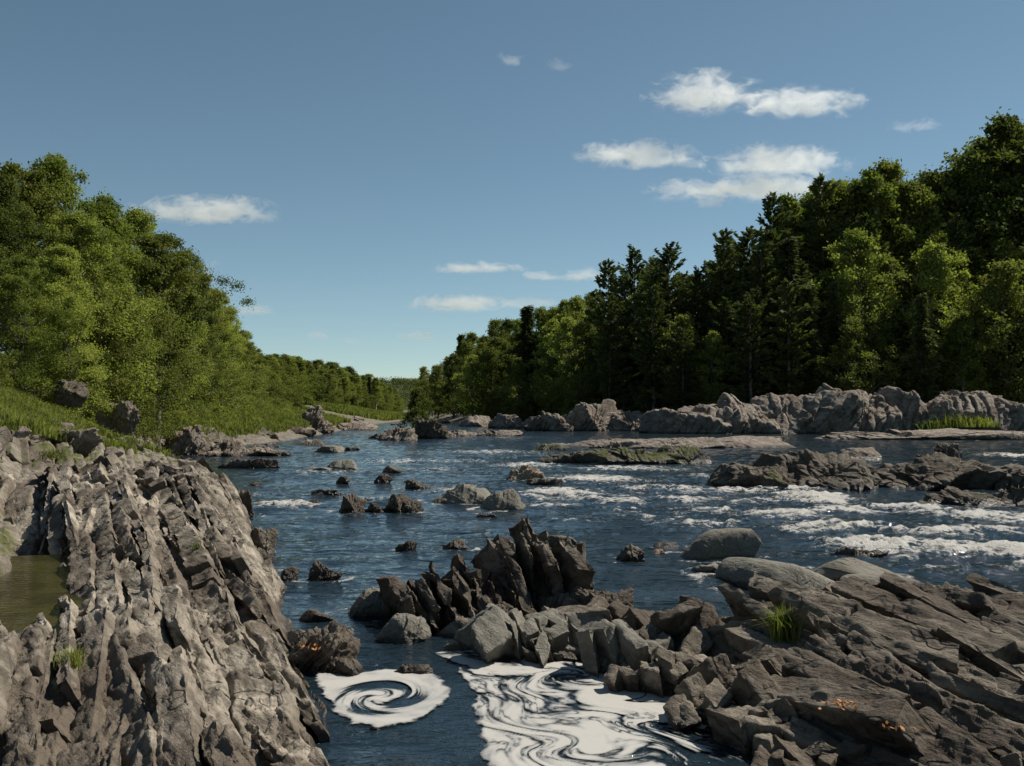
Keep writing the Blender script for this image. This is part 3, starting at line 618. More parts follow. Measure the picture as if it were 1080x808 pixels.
# mid-river rocks
MR = [
 ('rock', 'low dark reef of rocks off the end of the left outcrop', 265, 495, 74, 480, 'fardark', JAG, .3),
 ('boulder', 'brown boulder with a flat tilted top, upstream left of centre', 363, 497, 40, 482, 'smooth', RND, .6),
 ('rock', 'flat grey rock just left of the brown tilted boulder', 338, 498, 44, 491, 'smooth', RND, .4),
 ('rock', 'dark knob in the water left of the pair of small knobs', 360, 512, 18, 501, 'fardark', JAG, .7),
 ('rock', 'dark round knob above the jagged midstream rocks', 402, 511, 22, 500, 'fardark', JAG, .7),
 ('rock', 'rounded dark rock upstream, centre left', 414, 501, 26, 489, 'fardark', RND, .7),
 ('rock', 'pointed dark rock just left of the long grey slab', 440, 518, 40, 503, 'fardark', JAG, .6),
 ('rock', 'dark sliver of rock right of the foamy step on the left', 344, 524, 36, 515, 'fardark', JAG, .5),
 ('boulder', 'pinkish brown rock with white water around it, centre', 552, 508, 46, 489, 'tan', JAG, .5),
 ('rock', 'dark ragged rock in the white water below the pinkish rock', 575, 514, 40, 501, 'fardark', JAG, .5),
 ('boulder', 'large pale smooth boulder in midstream rapids', 537, 541, 66, 511, 'smooth', RND, .6),
 ('rock_slab', 'long grey slab leading left from the pale boulder', 494, 533, 92, 506, 'smooth', RND, .5),
 ('rock', 'low black rock awash below the pale boulder', 512, 549, 26, 542, 'fardark', JAG, .5),
 ('rock', 'small dark rock in calm water left of the centre spires', 427, 583, 28, 567, 'brown', JAG, .6),
 ('rock', 'low dark rock in calm water nearest the centre spires', 480, 582, 34, 564, 'brown', JAG, .6),
 ('rock', 'low dark rock just right behind the centre spires', 592, 577, 36, 562, 'brown', RND, .5),
 ('rock', 'ragged brown rock alone in the blue water right of centre', 665, 593, 34, 571, 'brown', JAG, .6),
 ('rock', 'tiny reddish stone beside the lone ragged brown rock', 694, 585, 14, 577, 'tan', RND, .7),
 ('rock', 'low dark rock touching the left of the smooth grey boulder', 704, 577, 26, 569, 'brown', RND, .5),
 ('rock', 'pale flat stone in the water below the smooth grey boulder', 743, 604, 30, 592, 'smooth', RND, .6),
 ('boulder', 'smooth grey boulder, smaller of the two smooth rocks right of centre', 752, 591, 96, 557, 'smooth', SMT, .55),
 ('rock', 'black wet rock in the white water right of the big smooth slab', 905, 590, 60, 572, 'brown', JAG, .35),
 ('rock', 'brown lumpy rock in the water beside the left outcrop', 340, 613, 44, 588, 'brown', JAG, .6),
 ('rock', 'small round brown rock left of the lumpy one beside the outcrop', 305, 611, 20, 594, 'brown', RND, .7),
 ('rock', 'dark rock hugging the far right end of the left outcrop', 256, 547, 34, 496, 'brown', JAG, .6),
 ('rock', 'tiny dark rock in the water near the far end of the outcrop', 268, 513, 16, 507, 'fardark', RND, .6),
 ('rock', 'small rock in the foamy step on the left', 330, 535, 18, 524, 'fardark', RND, .6),
 ('rock', 'brown rock below the far end of the left outcrop, by calm water', 277, 585, 44, 545, 'brown', JAG, .6),
 ('rock', 'dark rock at the foot of the outcrop above the two small brown ones', 262, 603, 50, 560, 'brown', JAG, .6),
 ('rock', 'dark brown wedge at the foot of the left outcrop, above the round foam patch', 332, 712, 84, 634, 'brown', JAG, .9),
 ('rock', 'small dark rock touching the upper left of the round foam patch', 368, 716, 40, 688, 'brown', RND, .7),
 ('rock', 'low black rock in the shallow water by the left outcrop wall', 335, 657, 40, 640, 'brown', RND, .5),
 ('rock', 'tilted dark boulder of the twin boulders, the rear one', 393, 652, 74, 620, 'smooth', dict(RND, tilt=.15, rz=.3), .6),
 ('boulder', 'greenish grey striped boulder, the front of the twin boulders', 424, 680, 66, 634, 'smooth', dict(RND, tilt=.25, rz=-.5), .9),
 ('rock', 'thin dark rock between the two foam patches', 432, 713, 50, 700, 'brown', JAG, .35),
 ('rock', 'tiny dark stone at the lower rim of the round foam patch', 395, 771, 12, 765, 'brown', RND, .6),
 ('rock_slab', 'thin tan slab at the upper edge of the big foam patch', 489, 686, 50, 668, 'tan', RND, .6),
]
for i, (nm, lab, px, pb, w, pt, mk, st, dr_) in enumerate(MR):
    rock(nm, lab, nm.split('_')[-1] if nm != 'rock_slab' else 'rock slab', px, pb, w, pt, mk, seed=900 + i, dr=dr_, lvl=7 if w > 40 else 6, **st)
rock('rock_outcrop', 'jagged cluster of dark toothed rocks midstream, left of the pale boulder', 'rock outcrop', 398, 543, 84, 513, 'brown', seed=71, dr=.4, lvl=7, **JAG,
     parts=[(-.3, 0, .42, .9, .9, dict(tilt=-.2)), (-.02, -.05, .36, .9, .72, {}), (.18, .05, .4, 1, 1, dict(tilt=.3)), (.35, 0, .35, .8, .75, dict(tilt=.3)), (-.2, -.2, .5, .6, .4, {})])
# big smooth cracked slab
rock('rock_slab', 'big smooth cracked grey slab behind the dark right outcrop', 'rock slab', 850, 626, 200, 572, 'smooth', seed=81, dr=.75, lvl=8, **dict(SMT, tilt=-.05),
     parts=[(-.18, 0, .62, 1, 1, {}), (.2, .05, .55, .9, .85, {})])
rock('rock_slab', 'flat pale slab tapering right from the big cracked slab', 'rock slab', 930, 640, 110, 601, 'smooth', seed=82, dr=.5, lvl=7, **SMT)
# centre spires and the blocks right of them
T = dict(slab=dict(t=.12, proud=.11, jit=2.8, tilt=20, dk=1.35), sharp=26, npl=9, rough=1.25, strata=1.6)
rock('rock_outcrop', 'tallest jagged dark spire rock in the centre of the picture', 'rock outcrop', 556, 655, 124, 556, 'brown', seed=96, dr=.8, lvl=8, **T,
     parts=[(-.28, .6, .50, .6, .92, {}), (-.12, .4, .55, .6, 1.0, {}), (.06, .2, .72, .7, 1.0, dict(tilt=.05)), (.24, .05, .6, .7, .85, dict(tilt=.1)), (-.12, -.1, .6, .7, .62, {}), (.18, -.3, .5, .4, .38, {}), (.36, -.1, .3, .5, .42, {})])
rock('rock_outcrop', 'broad jagged dark rock left of the tallest spire', 'rock outcrop', 476, 668, 130, 588, 'brown', seed=92, dr=.7, lvl=8, **T,
     parts=[(-.34, .35, .36, .5, .66, {}), (-.16, .05, .6, .9, .74, {}), (.12, .1, .62, .9, .80, dict(tilt=.15)), (.32, 0, .5, .8, .62, dict(tilt=.2)), (.1, -.25, .6, .5, .4, {}), (.08, .5, .26, .4, .98, {})])
C = [
 ('brown rounded rock right of the tallest spire', 634, 668, 72, 604, 'brown', dict(RND, rough=1.0, strata=.6), .8),
 ('low greenish flat rock left of the foam-edge slab', 505, 676, 70, 651, 'smooth', RND, .5),
 ('greenish grey tilted slab at the upper edge of the foam', 560, 699, 130, 646, 'smooth', dict(RND, rough=.8, strata=.7, rz=-.35), .55),
 ('small brown wedge at the foot of the greenish slab', 575, 700, 36, 672, 'brown', JAG, .6),
 ('grey lumpy boulder right behind the greenish slab', 622, 686, 84, 632, 'mid', dict(RND, rough=1.0, strata=.7), .6),
 ('grey rock with a hollow, right of the greenish slab', 662, 718, 84, 656, 'smooth', dict(RND, rough=1., strata=.9), .7),
 ('large brown slanting block between the spires and the grass tuft outcrop', 716, 712, 112, 640, 'brown', dict(RND, sharp=14, rough=.8, strata=.8, rz=-.5), .7),
 ('square dark grey block beside the foam', 720, 738, 66, 690, 'mid', dict(RND, sharp=16, strata=.5), .7),
 ('brown flat rock just left under the big right outcrop', 758, 702, 84, 650, 'brown', dict(JAG, rough=.8), .8),
 ('long grey slanting block running down right from the square block', 795, 770, 120, 682, 'mid', dict(RND, sharp=16, strata=.7, rz=-.6), .5),
 ('pale low rock at the foam edge below the square block', 748, 768, 70, 716, 'mid', dict(RND, strata=.9, rough=.9, rz=-.6), .6),
 ('pale block below the long slanting block', 800, 795, 80, 742, 'mid', dict(RND, sharp=14, strata=.6, rz=-.6), .6),
 ('broad grey slab at the bottom right of centre', 878, 806, 130, 748, 'mid', dict(RND, sharp=14, strata=.8, rz=-.5), .7),
 ('small thin stones awash at the foam edge', 672, 733, 70, 703, 'brown', dict(JAG, rz=-.6), .35),
 ('small brown fin of rock at the right rim of the foam', 735, 752, 40, 730, 'smooth', dict(RND, rz=-.6), .5),
 ('grey slab at the bottom edge, right of the foam', 850, 840, 90, 785, 'mid', dict(RND, sharp=14, strata=.6, rz=-.5), .7),
 ('small pale round pebble at the bottom right corner', 1068, 806, 20, 786, 'far', dict(SMT), .8),
]
for i, (lab, px, pb, w, pt, mk, st, dr_) in enumerate(C):
    st = {q: v_ for q, v_ in st.items() if q != 'slab'}
    rock('rock_block' if 'block' in lab else 'rock_slab' if 'slab' in lab else 'rock', lab, 'block' if 'block' in lab else 'rock slab' if 'slab' in lab else 'rock', px, pb, w * (1.28 if w > 30 else 1), pt, mk, seed=1200 + i * 3, dr=dr_, lvl=8 if w > 60 else 6, **({} if 'pebble' in lab or 'low greenish' in lab or 'rounded' in lab else dict(slab=dict(t=.36, proud=.06, jit=1.5, tilt=18, dk=1.2))),
         zb=.62 if 'pebble' in lab else 0, **st)
# water breaking against the rocks that stand in the current
RX, RY, add = rr * np.sin(th), rr * np.cos(th), np.zeros(rr.shape)
for (x_, y_, a_, b_) in ROCKS:
    m_ = (np.abs(RX - x_) < a_ * 2.4) & (np.abs(RY - y_) < b_ * 3 + .6)
    q_ = np.hypot((RX[m_] - x_) / (a_ + .10), (RY[m_] - y_) / (b_ + .14))
    add[m_] = np.maximum(add[m_], .55 * np.exp(-((q_ - .98) / .16) ** 2) * (.7 + .9 * gn(RX[m_] * 2.2, RY[m_] * 2.2, seed=46)))
river_o.data.attributes['foam'].data.foreach_set('value', np.maximum(fm, add).astype(f32).ravel())
# loose stones along the shores
sm = [mesh('stone', *lump(500 + q, 1, .8, .35, lvl=4, sharp=14, npl=9, rough=.5, strata=.2), M['far']) for q in range(4)]
rs = np.random.default_rng(12)
SH = [(180, 300, 458, 480, 22, 'pale stone among the loose stones of the left shore', 'loose stones of the left shore'), (375, 470, 441, 449, 26, 'small grey stone on the stony bar at the river bend', 'stones on the bar at the river bend'),
      (60, 230, 425, 470, 26, 'angular stone scattered on the grassy left slope', 'stones scattered on the left slope')]
for x0, x1, y0, y1, n_, lab, grp in SH:
    for q in range(n_):
        px, py = rs.uniform(x0, x1), rs.uniform(y0, y1)
        if 'slope' in lab:
            d_ = rs.uniform(24, 60); x_ = ray(px, 400)[0] * d_; z_ = float(ground_full(np.array([x_]), np.array([d_]))[0]); wq = rs.uniform(.3, 1.0)
        else:
            x_, d_ = gp(px, py); z_ = max(0.0, float(ground_full(np.array([x_]), np.array([d_]))[0])); wq = rs.uniform(5, 14) * d_ / FPX
        o = link('stone', sm[q % 4], label=lab, category='stone', group=grp); o.location = (x_, d_, z_); o.rotation_euler = (0, 0, rs.uniform(0, 6)); o.scale = (wq, wq, wq * rs.uniform(.6, 1.1))
print('rocks', time.time() - T0)

# ------------------------------------------------------------------ pool in the trough on the left
m, nt = mat('pool_water'); b = NB(nt)
pos = b.n('ShaderNodeNewGeometry').outputs['Position']
p = b.n('ShaderNodeBsdfPrincipled', Base_Color=b.mix(b.ramp(b.noise(pos, 1.5, 4, 0.6), .4, .6), (0.022, 0.017, 0.006), (0.045, 0.038, 0.013)), Roughness=0.06, IOR=1.333,
        Normal=b.n('ShaderNodeBump', Height=b.noise(b.n('ShaderNodeVectorMath', _operation='MULTIPLY', i0=pos, i1=(1, 3, 1)), 5, 3), Strength=.5, Distance=.02))
b.out(p)
q = [(-5.8, 7.4), (-3.5, 7.4), (-3.6, 8.6), (-4.0, 10.4), (-4.5, 12.6), (-5.6, 13.6), (-7.2, 13.2), (-6.4, 9.5)]
me = bpy.data.meshes.new('tide_pool'); me.from_pydata([(x, y, .46) for x, y in q], [], [tuple(range(len(q)))]); me.materials.append(m)
link('pool_water', me, kind='structure')

# ------------------------------------------------------------------ foam on the near pool
m, nt = mat('white_foam'); b = NB(nt)
af = b.n('ShaderNodeAttribute', _attribute_name='foam').outputs['Fac']
pos = b.n('ShaderNodeNewGeometry').outputs['Position']
nf = b.noise(pos, 60, 4, .7)
mask = b.ramp(b.math('ADD', af, b.math('MULTIPLY', b.math('SUBTRACT', nf, .5), .34)), .20, .62)
thick_ = b.ramp(b.math('ADD', af, b.math('MULTIPLY', b.math('SUBTRACT', b.noise(pos, 7, 5, .65), .5), .9)), .35, 1.0, .25, 1.0)
fo = b.n('ShaderNodeBsdfPrincipled', Base_Color=b.mix(thick_, (.19, .20, .205), (.40, .385, .355)), Roughness=.65, Normal=b.n('ShaderNodeBump', Height=nf, Strength=.3, Distance=.006))
b.out(b.n('ShaderNodeMixShader', i0=mask, i1=b.n('ShaderNodeBsdfTransparent'), i2=fo))
def poly_sd(x, y, P):                             # signed distance to an outline, positive inside
    best = np.full(x.shape, 1e9); ins = np.zeros(x.shape, bool)
    n = len(P)
    for i in range(n):
        ax, ay = P[i]; bx, by = P[(i + 1) % n]; ex, ey = bx - ax, by - ay
        t = np.clip(((x - ax) * ex + (y - ay) * ey) / (ex * ex + ey * ey), 0, 1)
        best = np.minimum(best, np.hypot(x - ax - t * ex, y - ay - t * ey))
        c = ((ay > y) != (by > y)) & (x < (bx - ax) * (y - ay) / (by - ay + 1e-12) + ax)
        ins ^= c
    return np.where(ins, best, -best)
def swirl(x, y, cx, cy, a, rad, sy=1.0):
    dx, dy = x - cx, (y - cy) / sy; r2 = dx * dx + dy * dy
    an = a * np.exp(-r2 / (rad * rad)); c, s = np.cos(an), np.sin(an)
    return cx + c * dx - s * dy, cy + (s * dx + c * dy) * sy
def foam_sheet(outline, res, pat, label, z=0.013):
    P = [gp(*p) for p in outline]
    xs = [p[0] for p in P]; ys = [p[1] for p in P]
    gx = np.arange(min(xs) - .1, max(xs) + .1, res); gy = np.arange(min(ys) - .1, max(ys) + .1, res * 1.5)
    X, Y = np.meshgrid(gx, gy)
    sd = poly_sd(X, Y, P) + 0.05 * fbm(X * 4, Y * 4, o=4, seed=88)
    f = pat(X, Y, sd)
    f = np.minimum(f, 0.30 + sd / 0.09 + .25 * fbm(X * 16, Y * 12, o=3, seed=86))
    keep = sd > -.06
    V, F, at = compact(np.stack([X, Y, np.full_like(X, z)], -1).reshape(-1, 3), grid_faces(*X.shape, keep), {'foam': np.clip(f, 0, 1)})
    return link('foam_patch', mesh('foam_patch', V, F, m, attrs=at), label=label, category='foam')
c1 = gp(402, 736)
def pat1(X, Y, sd):
    q = np.hypot((X - c1[0]) / .36, (Y - c1[1]) / .50)
    x, y = swirl(X, Y, c1[0], c1[1], 4.4, .34, 1.35)
    x, y = swirl(x, y, c1[0] + .12, c1[1] - .1, -1.5, .18)
    s = fbm(x * 4.5 + 3, y * 3.6, o=4, seed=91, gain=.55)
    s2 = fbm(x * 7 + 3, y * 5, o=3, seed=92, gain=.5)
    lines = 0.36 + 1.2 * s + .5 * s2
    ring = .82 + .32 * fbm(x * 3, y * 3, o=4, seed=90); w_ = sstep(1.2, .8, q)
    return lines * w_ + (1 - w_) * ring
foam_sheet([(330, 704), (368, 712), (380, 712), (400, 706), (440, 708), (466, 716), (474, 730), (466, 746), (440, 760), (400, 769), (372, 764), (352, 752), (340, 735)], .009, pat1,
           'round white foam patch spinning in a dark spiral, beside the left outcrop')
def pat2(X, Y, sd):
    x, y = X, Y
    for (px, py, a, r) in ((605, 716, 2.4, .25), (600, 770, -.8, .5), (655, 735, 2.4, .24), (560, 722, .9, .3), (560, 785, .8, .4), (660, 790, -1.0, .4), (735, 770, 1.0, .3)):
        c = gp(px, py); x, y = swirl(x, y, c[0], c[1], a, r)
    wx = .25 * gn(x * 1.5, y * 1.5, seed=95); wy = .25 * gn(x * 1.5, y * 1.5, seed=96)
    u, v = (x + wx) * .85 + (y + wy) * .5, (y + wy) * .85 - (x + wx) * .5
    s = fbm(u * 3.2, v * 1.1, o=4, seed=97, gain=.5)
    big = gn(x * .9, y * .9, seed=98)
    px = 540 + X / Y * FPX
    thin = sstep(620, 780, px) * .28 + sstep(6.9, 6.2, Y) * .10
    s3 = fbm(u * 16, v * 5, o=3, seed=99)
    s4 = fbm(u * 9 + 5, v * 3, o=3, seed=94)
    fil = .12 + 2.3 * np.abs(s + .10 * s3); fil2 = .30 + 1.8 * np.abs(s4 + .5 * s)
    veil = sstep(.0, .5, gn(u * 1.3, v * .9, seed=93) + .1)
    return np.minimum(fil, fil2 + .6 * sstep(-.1, .25, big)) * (1 - .30 * veil) + .16 * veil + .08 * fbm(x * 9, y * 9, o=4, seed=87) - thin * (1.2 + 1.5 * s)
foam_sheet([(462, 690), (500, 686), (540, 688), (600, 696), (640, 708), (690, 722), (720, 740), (760, 752), (790, 775), (830, 800), (850, 840), (520, 850), (512, 800), (505, 760), (500, 730), (485, 708)], .010, pat2,
           'large white foam patch drawn into dark streaks, lying at the bottom centre')
# thin foam line along the twin boulder
# ------------------------------------------------------------------ plants
def tube(pts, rad, n=6):
    pts = np.asarray(pts, float); rad = np.asarray(rad, float)
    t = np.gradient(pts, axis=0); t /= np.maximum(np.linalg.norm(t, axis=1), 1e-9)[:, None]
    a = np.cross(t, [0.31, 0.95, 0.1]); a /= np.maximum(np.linalg.norm(a, axis=1), 1e-9)[:, None]; c = np.cross(t, a)
    an = np.linspace(0, 2 * math.pi, n, endpoint=False)
    V = pts[:, None] + rad[:, None, None] * (a[:, None] * np.cos(an)[None, :, None] + c[:, None] * np.sin(an)[None, :, None])
    k = len(pts); i = np.arange(k * n).reshape(k, n); j = np.roll(i, -1, 1)
    F = np.stack([i[:-1], j[:-1], j[1:], i[1:]], -1).reshape(-1, 4)
    return V.reshape(-1, 3), F
def leaves(C, size, r, asp=0.6, up=0.35):
    """one folded leaf blade (2 triangles) per centre"""
    n = len(C); d = r.normal(size=(n, 3)); d[:, 2] -= .3; d /= np.linalg.norm(d, axis=1)[:, None]
    nr_ = r.normal(size=(n, 3)); nr_[:, 2] = np.abs(nr_[:, 2]) + up
    s = np.cross(d, nr_); s /= np.maximum(np.linalg.norm(s, axis=1), 1e-6)[:, None]
    L = (size * r.uniform(.6, 1.3, n))[:, None]
    V = np.stack([C - d * L * .5, C + s * L * asp * .5, C + d * L * .5, C - s * L * asp * .5], 1).reshape(-1, 3)
    F = np.arange(n * 4).reshape(-1, 4)
    return V, F
def broadleaf(name, seed, H=12.0, W=7.0, nclump=190, per=180, leaf=.13, lm='leaf', base=.12, clr=.55, pale=False):
    r = np.random.default_rng(seed)
    P, nT = [], 9
    tp = np.stack([np.cumsum(r.normal(0, .12, nT)), np.cumsum(r.normal(0, .12, nT)), np.linspace(-.4, H * .86, nT)], -1)
    tp[:, :2] -= tp[0, :2]
    P.append(tube(tp, np.linspace(H * .018 + .03, .03, nT), 8))
    o_ = r.uniform(0, 50)
    zz_ = base + (1 - base) * r.random(nclump) ** .85 * .97; aa = r.uniform(0, 6.283, nclump)
    tt = (zz_ - base) / (1 - base)
    env = W / 2 * np.where(tt > .38, np.clip(1 - ((tt - .38) / .65) ** 1.9, 0.04, 1), np.sqrt(np.clip(1 - ((.38 - tt) / .56) ** 2.2, .05, 1)))
    env *= 0.92 + 1.05 * gn(np.cos(aa) * 1.3 + o_, np.sin(aa) * 1.3, tt * 3.2, seed=seed)
    rad_ = env * r.uniform(.35, 1.06, nclump)
    cl = np.stack([np.cos(aa) * rad_, np.sin(aa) * rad_, zz_ * H], -1)
    for i in r.permutation(len(cl))[:42]:
        q = cl[i]; zt = max(.3, q[2] - np.hypot(q[0], q[1]) * r.uniform(.5, 1.0) - .4)
        zt = min(zt, H * .8); bx = np.array([np.interp(zt, tp[:, 2], tp[:, 0]), np.interp(zt, tp[:, 2], tp[:, 1]), zt])
        t = np.linspace(0, 1, 6)[:, None]; pts = bx + (q - bx) * t + np.array([0, 0, 1]) * (np.sin(t * math.pi) * .12 * np.linalg.norm(q - bx)) + r.normal(0, .06, (6, 3)) * t
        P.append(tube(pts, np.linspace(.055 * H / 12 + .01, .012, 6), 5))
    n = nclump * per
    ci = np.repeat(np.arange(nclump), per)
    cr = r.uniform(.6, 1.25, nclump) * clr * (1.12 - .45 * tt)
    off = r.normal(size=(n, 3)) * .62
    C_ = cl[ci] + off * cr[ci][:, None] * np.array([1.0, 1.0, .78])
    V, F = leaves(C_, leaf, r)
    tint = np.clip(.5 + .28 * r.normal(size=nclump)[ci] + .18 * r.normal(size=n), 0, 1)
    tv, tf = merge(P)
    return mesh(name + '_trunk', tv, tf, M['bark_pale' if pale else 'bark']), mesh(name + '_crown', V, F, M[lm], smooth=False, attrs={'tint': np.repeat(tint, 4)})
def conifer(name, seed, H=20.0, W=7.0, style='pine', spray=.42):
    r = np.random.default_rng(seed)
    P = [tube(np.stack([np.linspace(0, .2, 8), np.linspace(0, -.15, 8), np.linspace(-.5, H, 8)], -1), np.linspace(H * .014 + .04, .02, 8), 7)]
    C_, Dv, tn = [], [], []
    pine = style == 'pine'; nb = 115 if pine else 190
    for kb in range(nb):
        fr = .06 + .93 * ((kb + r.uniform(0, 1)) / nb) ** .92; z = fr * H
        env = (1 - fr) ** (.50 if pine else .85) * W / 2 * (.80 + .5 * float(gn(np.array([z * .45]), np.array([seed * 3.7]), seed=3)[0]))
        a = kb * 2.39996 + r.normal(0, .35); L = max(.45, env * r.uniform(.35, 1.25))
        t = np.linspace(0, 1, 7)
        rise = (.06 * L * t + .26 * L * t * t) * r.uniform(.3, 1.5) if pine else (-.22 * L * t + .02 * L * t * t)
        if fr > .8: rise = rise + .45 * L * t
        pts = np.stack([np.cos(a) * L * t, np.sin(a) * L * t, z + rise], -1)
        P.append(tube(pts, np.linspace(.02 + .010 * L, .006, 7), 3))
        ns = int(L * (24 if pine else 26)) + 8
        tt = r.uniform(.18 if pine else .1, 1.05, ns) ** (.8)
        sp = r.normal(0, 1, ns) * (1.1 - tt * .5) * L * .17
        c = np.stack([np.interp(tt, t, pts[:, i]) for i in range(3)], -1)
        c[:, 0] += -np.sin(a) * sp; c[:, 1] += np.cos(a) * sp; c[:, 2] += r.normal(0, .16, ns) - np.abs(sp) * (.0 if pine else .25)
        out = np.stack([np.cos(a) - np.sin(a) * sp * .8, np.sin(a) + np.cos(a) * sp * .8, r.normal(.35 if pine else -.25, .4, ns)], -1)
        C_.append(c); Dv.append(out); tn.append(np.full(ns, r.normal(.5, .2)) + r.normal(0, .12, ns) + (tt - .5) * .4)
    C_ = np.vstack(C_); Dv = np.vstack(Dv); Dv /= np.linalg.norm(Dv, axis=1)[:, None]; n = len(C_)
    s = np.cross(Dv, r.normal(size=(n, 3))); s /= np.linalg.norm(s, axis=1)[:, None]
    L = spray * r.uniform(.6, 1.4, n)[:, None]
    V = np.stack([C_ - Dv * L * .4, C_ + s * L * .2, C_ + Dv * L * .6, C_ - s * L * .2], 1).reshape(-1, 3)
    tv, tf = merge(P)
    return mesh(name + '_trunk', tv, tf, M['bark']), mesh(name + '_crown', V, np.arange(n * 4).reshape(-1, 4), M['needle'], smooth=False, attrs={'tint': np.repeat(np.clip(np.concatenate(tn), 0, 1), 4)})
def plant(name, meshes, loc, rz, sc, label, cat, group=None, pn=('trunk', 'crown')):
    e = link(name, None, label=label, category=cat)
    e.empty_display_size = .3
    if group: e['group'] = group
    e.location = loc; e.rotation_euler = (0, 0, rz); e.scale = sc
    for me_, n_ in zip(meshes, pn):
        link(n_, me_, parent=e)
    return e
NEAR = [broadleaf('near_tree', 1, 12, 8.0, 190, 290, .14, base=.04, clr=.52), broadleaf('near_tree', 2, 12, 6.6, 175, 280, .135, 'leaf_light', base=.08, clr=.5), broadleaf('near_tree', 3, 12, 7.4, 180, 270, .135, 'leaf_light', base=.08),
        broadleaf('near_tree', 4, 12, 8.6, 200, 290, .14, 'leaf', base=.03, clr=.52), broadleaf('near_tree', 5, 12, 5.4, 230, 190, .13, 'leaf_light', base=.12, clr=.5)]
MID = [broadleaf('mid_tree', 11, 18, 9.5, 260, 60, .36, 'leaf', clr=.8, base=.03), broadleaf('mid_tree', 12, 18, 8.5, 240, 60, .34, 'leaf_light', clr=.75, base=.08), broadleaf('mid_tree', 13, 18, 8.0, 250, 60, .36, 'leaf', clr=.8, base=.02),
       broadleaf('mid_tree', 14, 18, 10.5, 280, 56, .36, 'leaf', clr=.85, base=.02), broadleaf('mid_tree', 15, 18, 6.5, 200, 60, .34, 'leaf_light', clr=.7, base=.2, pale=True), broadleaf('mid_tree', 16, 18, 9.0, 220, 60, .36, 'leaf', clr=.7, base=.1)]
PINE = [conifer('pine', 21, 22, 11.5, 'pine', .62), conifer('pine', 22, 22, 10.5, 'pine', .62), conifer('pine', 23, 22, 12, 'pine', .62)]
FIR = [conifer('fir', 31, 16, 7.5, 'fir', .50), conifer('fir', 32, 16, 6.5, 'fir', .48)]
BUSH = [broadleaf('bush', 41, 2.6, 3.4, 70, 80, .13, 'leaf_light', base=.0, clr=.38), broadleaf('bush', 42, 3.0, 3.0, 70, 80, .14, 'leaf', base=.0, clr=.38)]
print('tree meshes', time.time() - T0)

def gz(x, y): return float(ground_z(x, y, False))
# left bank trees: pixel of the trunk, pixel of the top, depth
LT = [(-70, 150, 44, 0), (-18, 172, 41, 3), (22, 166, 47, 0), (52, 154, 52, 4), (85, 214, 45, 2), (108, 198, 55, 4), (66, 250, 40, 1), (142, 212, 60, 4), (165, 238, 56, 0),
      (18, 262, 37, 2), (186, 258, 78, 3), (178, 300, 70, 2), (205, 282, 88, 0), (222, 300, 100, 2), (128, 290, 50, 0), (240, 320, 118, 4), (252, 345, 135, 3), (-60, 250, 34, 1), (224, 335, 105, 3), (100, 300, 45, 3)]
LL = ['tree at the far left edge with only its right half in view', 'broad dark-leaved tree second from the left edge', 'tall rounded tree forming the left high point of the skyline', 'tallest feathery tree top near the left edge',
      'light green tree below the gap in the left skyline', 'full tree with the second peak of the left skyline', 'shorter tree in front of the two left peaks', 'narrow tree right of the second left peak', 'full tree where the left skyline begins to drop',
      'low light green tree in front at the far left', 'wide tree midway down the left skyline slope', 'light green tree low in front of the sloping skyline', 'tree with a ragged top on the sloping left skyline', 'light tree near the lower end of the left skyline',
      'short leaning tree above the rough pale outcrop', 'small dark tree near the tip of the left wood', 'last round tree at the tip of the left wood', 'low tree outside the left edge of the grass slope', 'short tree before the tip of the left wood', 'short dark tree with a leaning bare trunk']
for i, ((px, pt, dpt, v), lab) in enumerate(zip(LT, LL)):
    x = ray(px, 400)[0] * dpt; z = gz(x, dpt)
    zt = CH + ray(px, pt)[1] * dpt
    s = (zt - z) / 12.2
    plant('broadleaf_tree', NEAR[v], (x, dpt, z - .1), i * 1.7, (max(s, .5) * 1.02, max(s, .5) * 1.02, s), lab, 'tree', 'broadleaf trees on the left bank')
# bushes at the foot of the left wood
rb = np.random.default_rng(5)
for i in range(46):
    px = [-20, 300][0] + i * 6.9 + rb.uniform(-5, 5); dpt = np.interp(px, [-20, 80, 180, 250, 300], [38, 47, 72, 118, 150]) * rb.uniform(.88, 1.05)
    x = ray(px, 400)[0] * dpt + 0; z = gz(x, dpt); s = rb.uniform(.45, .95) * (1 if px > 60 else .8)
    plant('bush', BUSH[i % 2], (x, dpt, z - .1), i, (s * 1.2, s * 1.2, s), 'leafy green bush in the row at the foot of the left wood', 'bush', 'bushes at the foot of the left wood', ('stem', 'foliage'))

for i in range(34):
    dpt = rb.uniform(42, 150); dl_ = rb.uniform(3.5, 9) * (1 if dpt < 110 else 1.5); x = float(XL(dpt)) - dl_; s_ = rb.uniform(.25, .6)
    plant('bush', BUSH[i % 2], (x, dpt, gz(x, dpt) - .05), i * 2.2, (s_ * 1.3, s_ * 1.3, s_), 'low bush scattered in the grass between the wood and the left shore', 'bush', 'low bushes in the grass of the left shore', ('stem', 'foliage'))
SKY = np.array([(-400, 60), (425, 420), (432, 408), (440, 395), (455, 380), (470, 366), (500, 347), (530, 334), (560, 322), (600, 311), (625, 302), (640, 285), (668, 262), (706, 262), (735, 275), (765, 248), (790, 243), (815, 206), (850, 205),
                (868, 188), (900, 190), (940, 166), (965, 180), (1000, 172), (1030, 166), (1040, 135), (1075, 118), (1120, 110), (1300, 90)], float)[1:]
def sky(px): return np.interp(px, SKY[:, 0], SKY[:, 1])
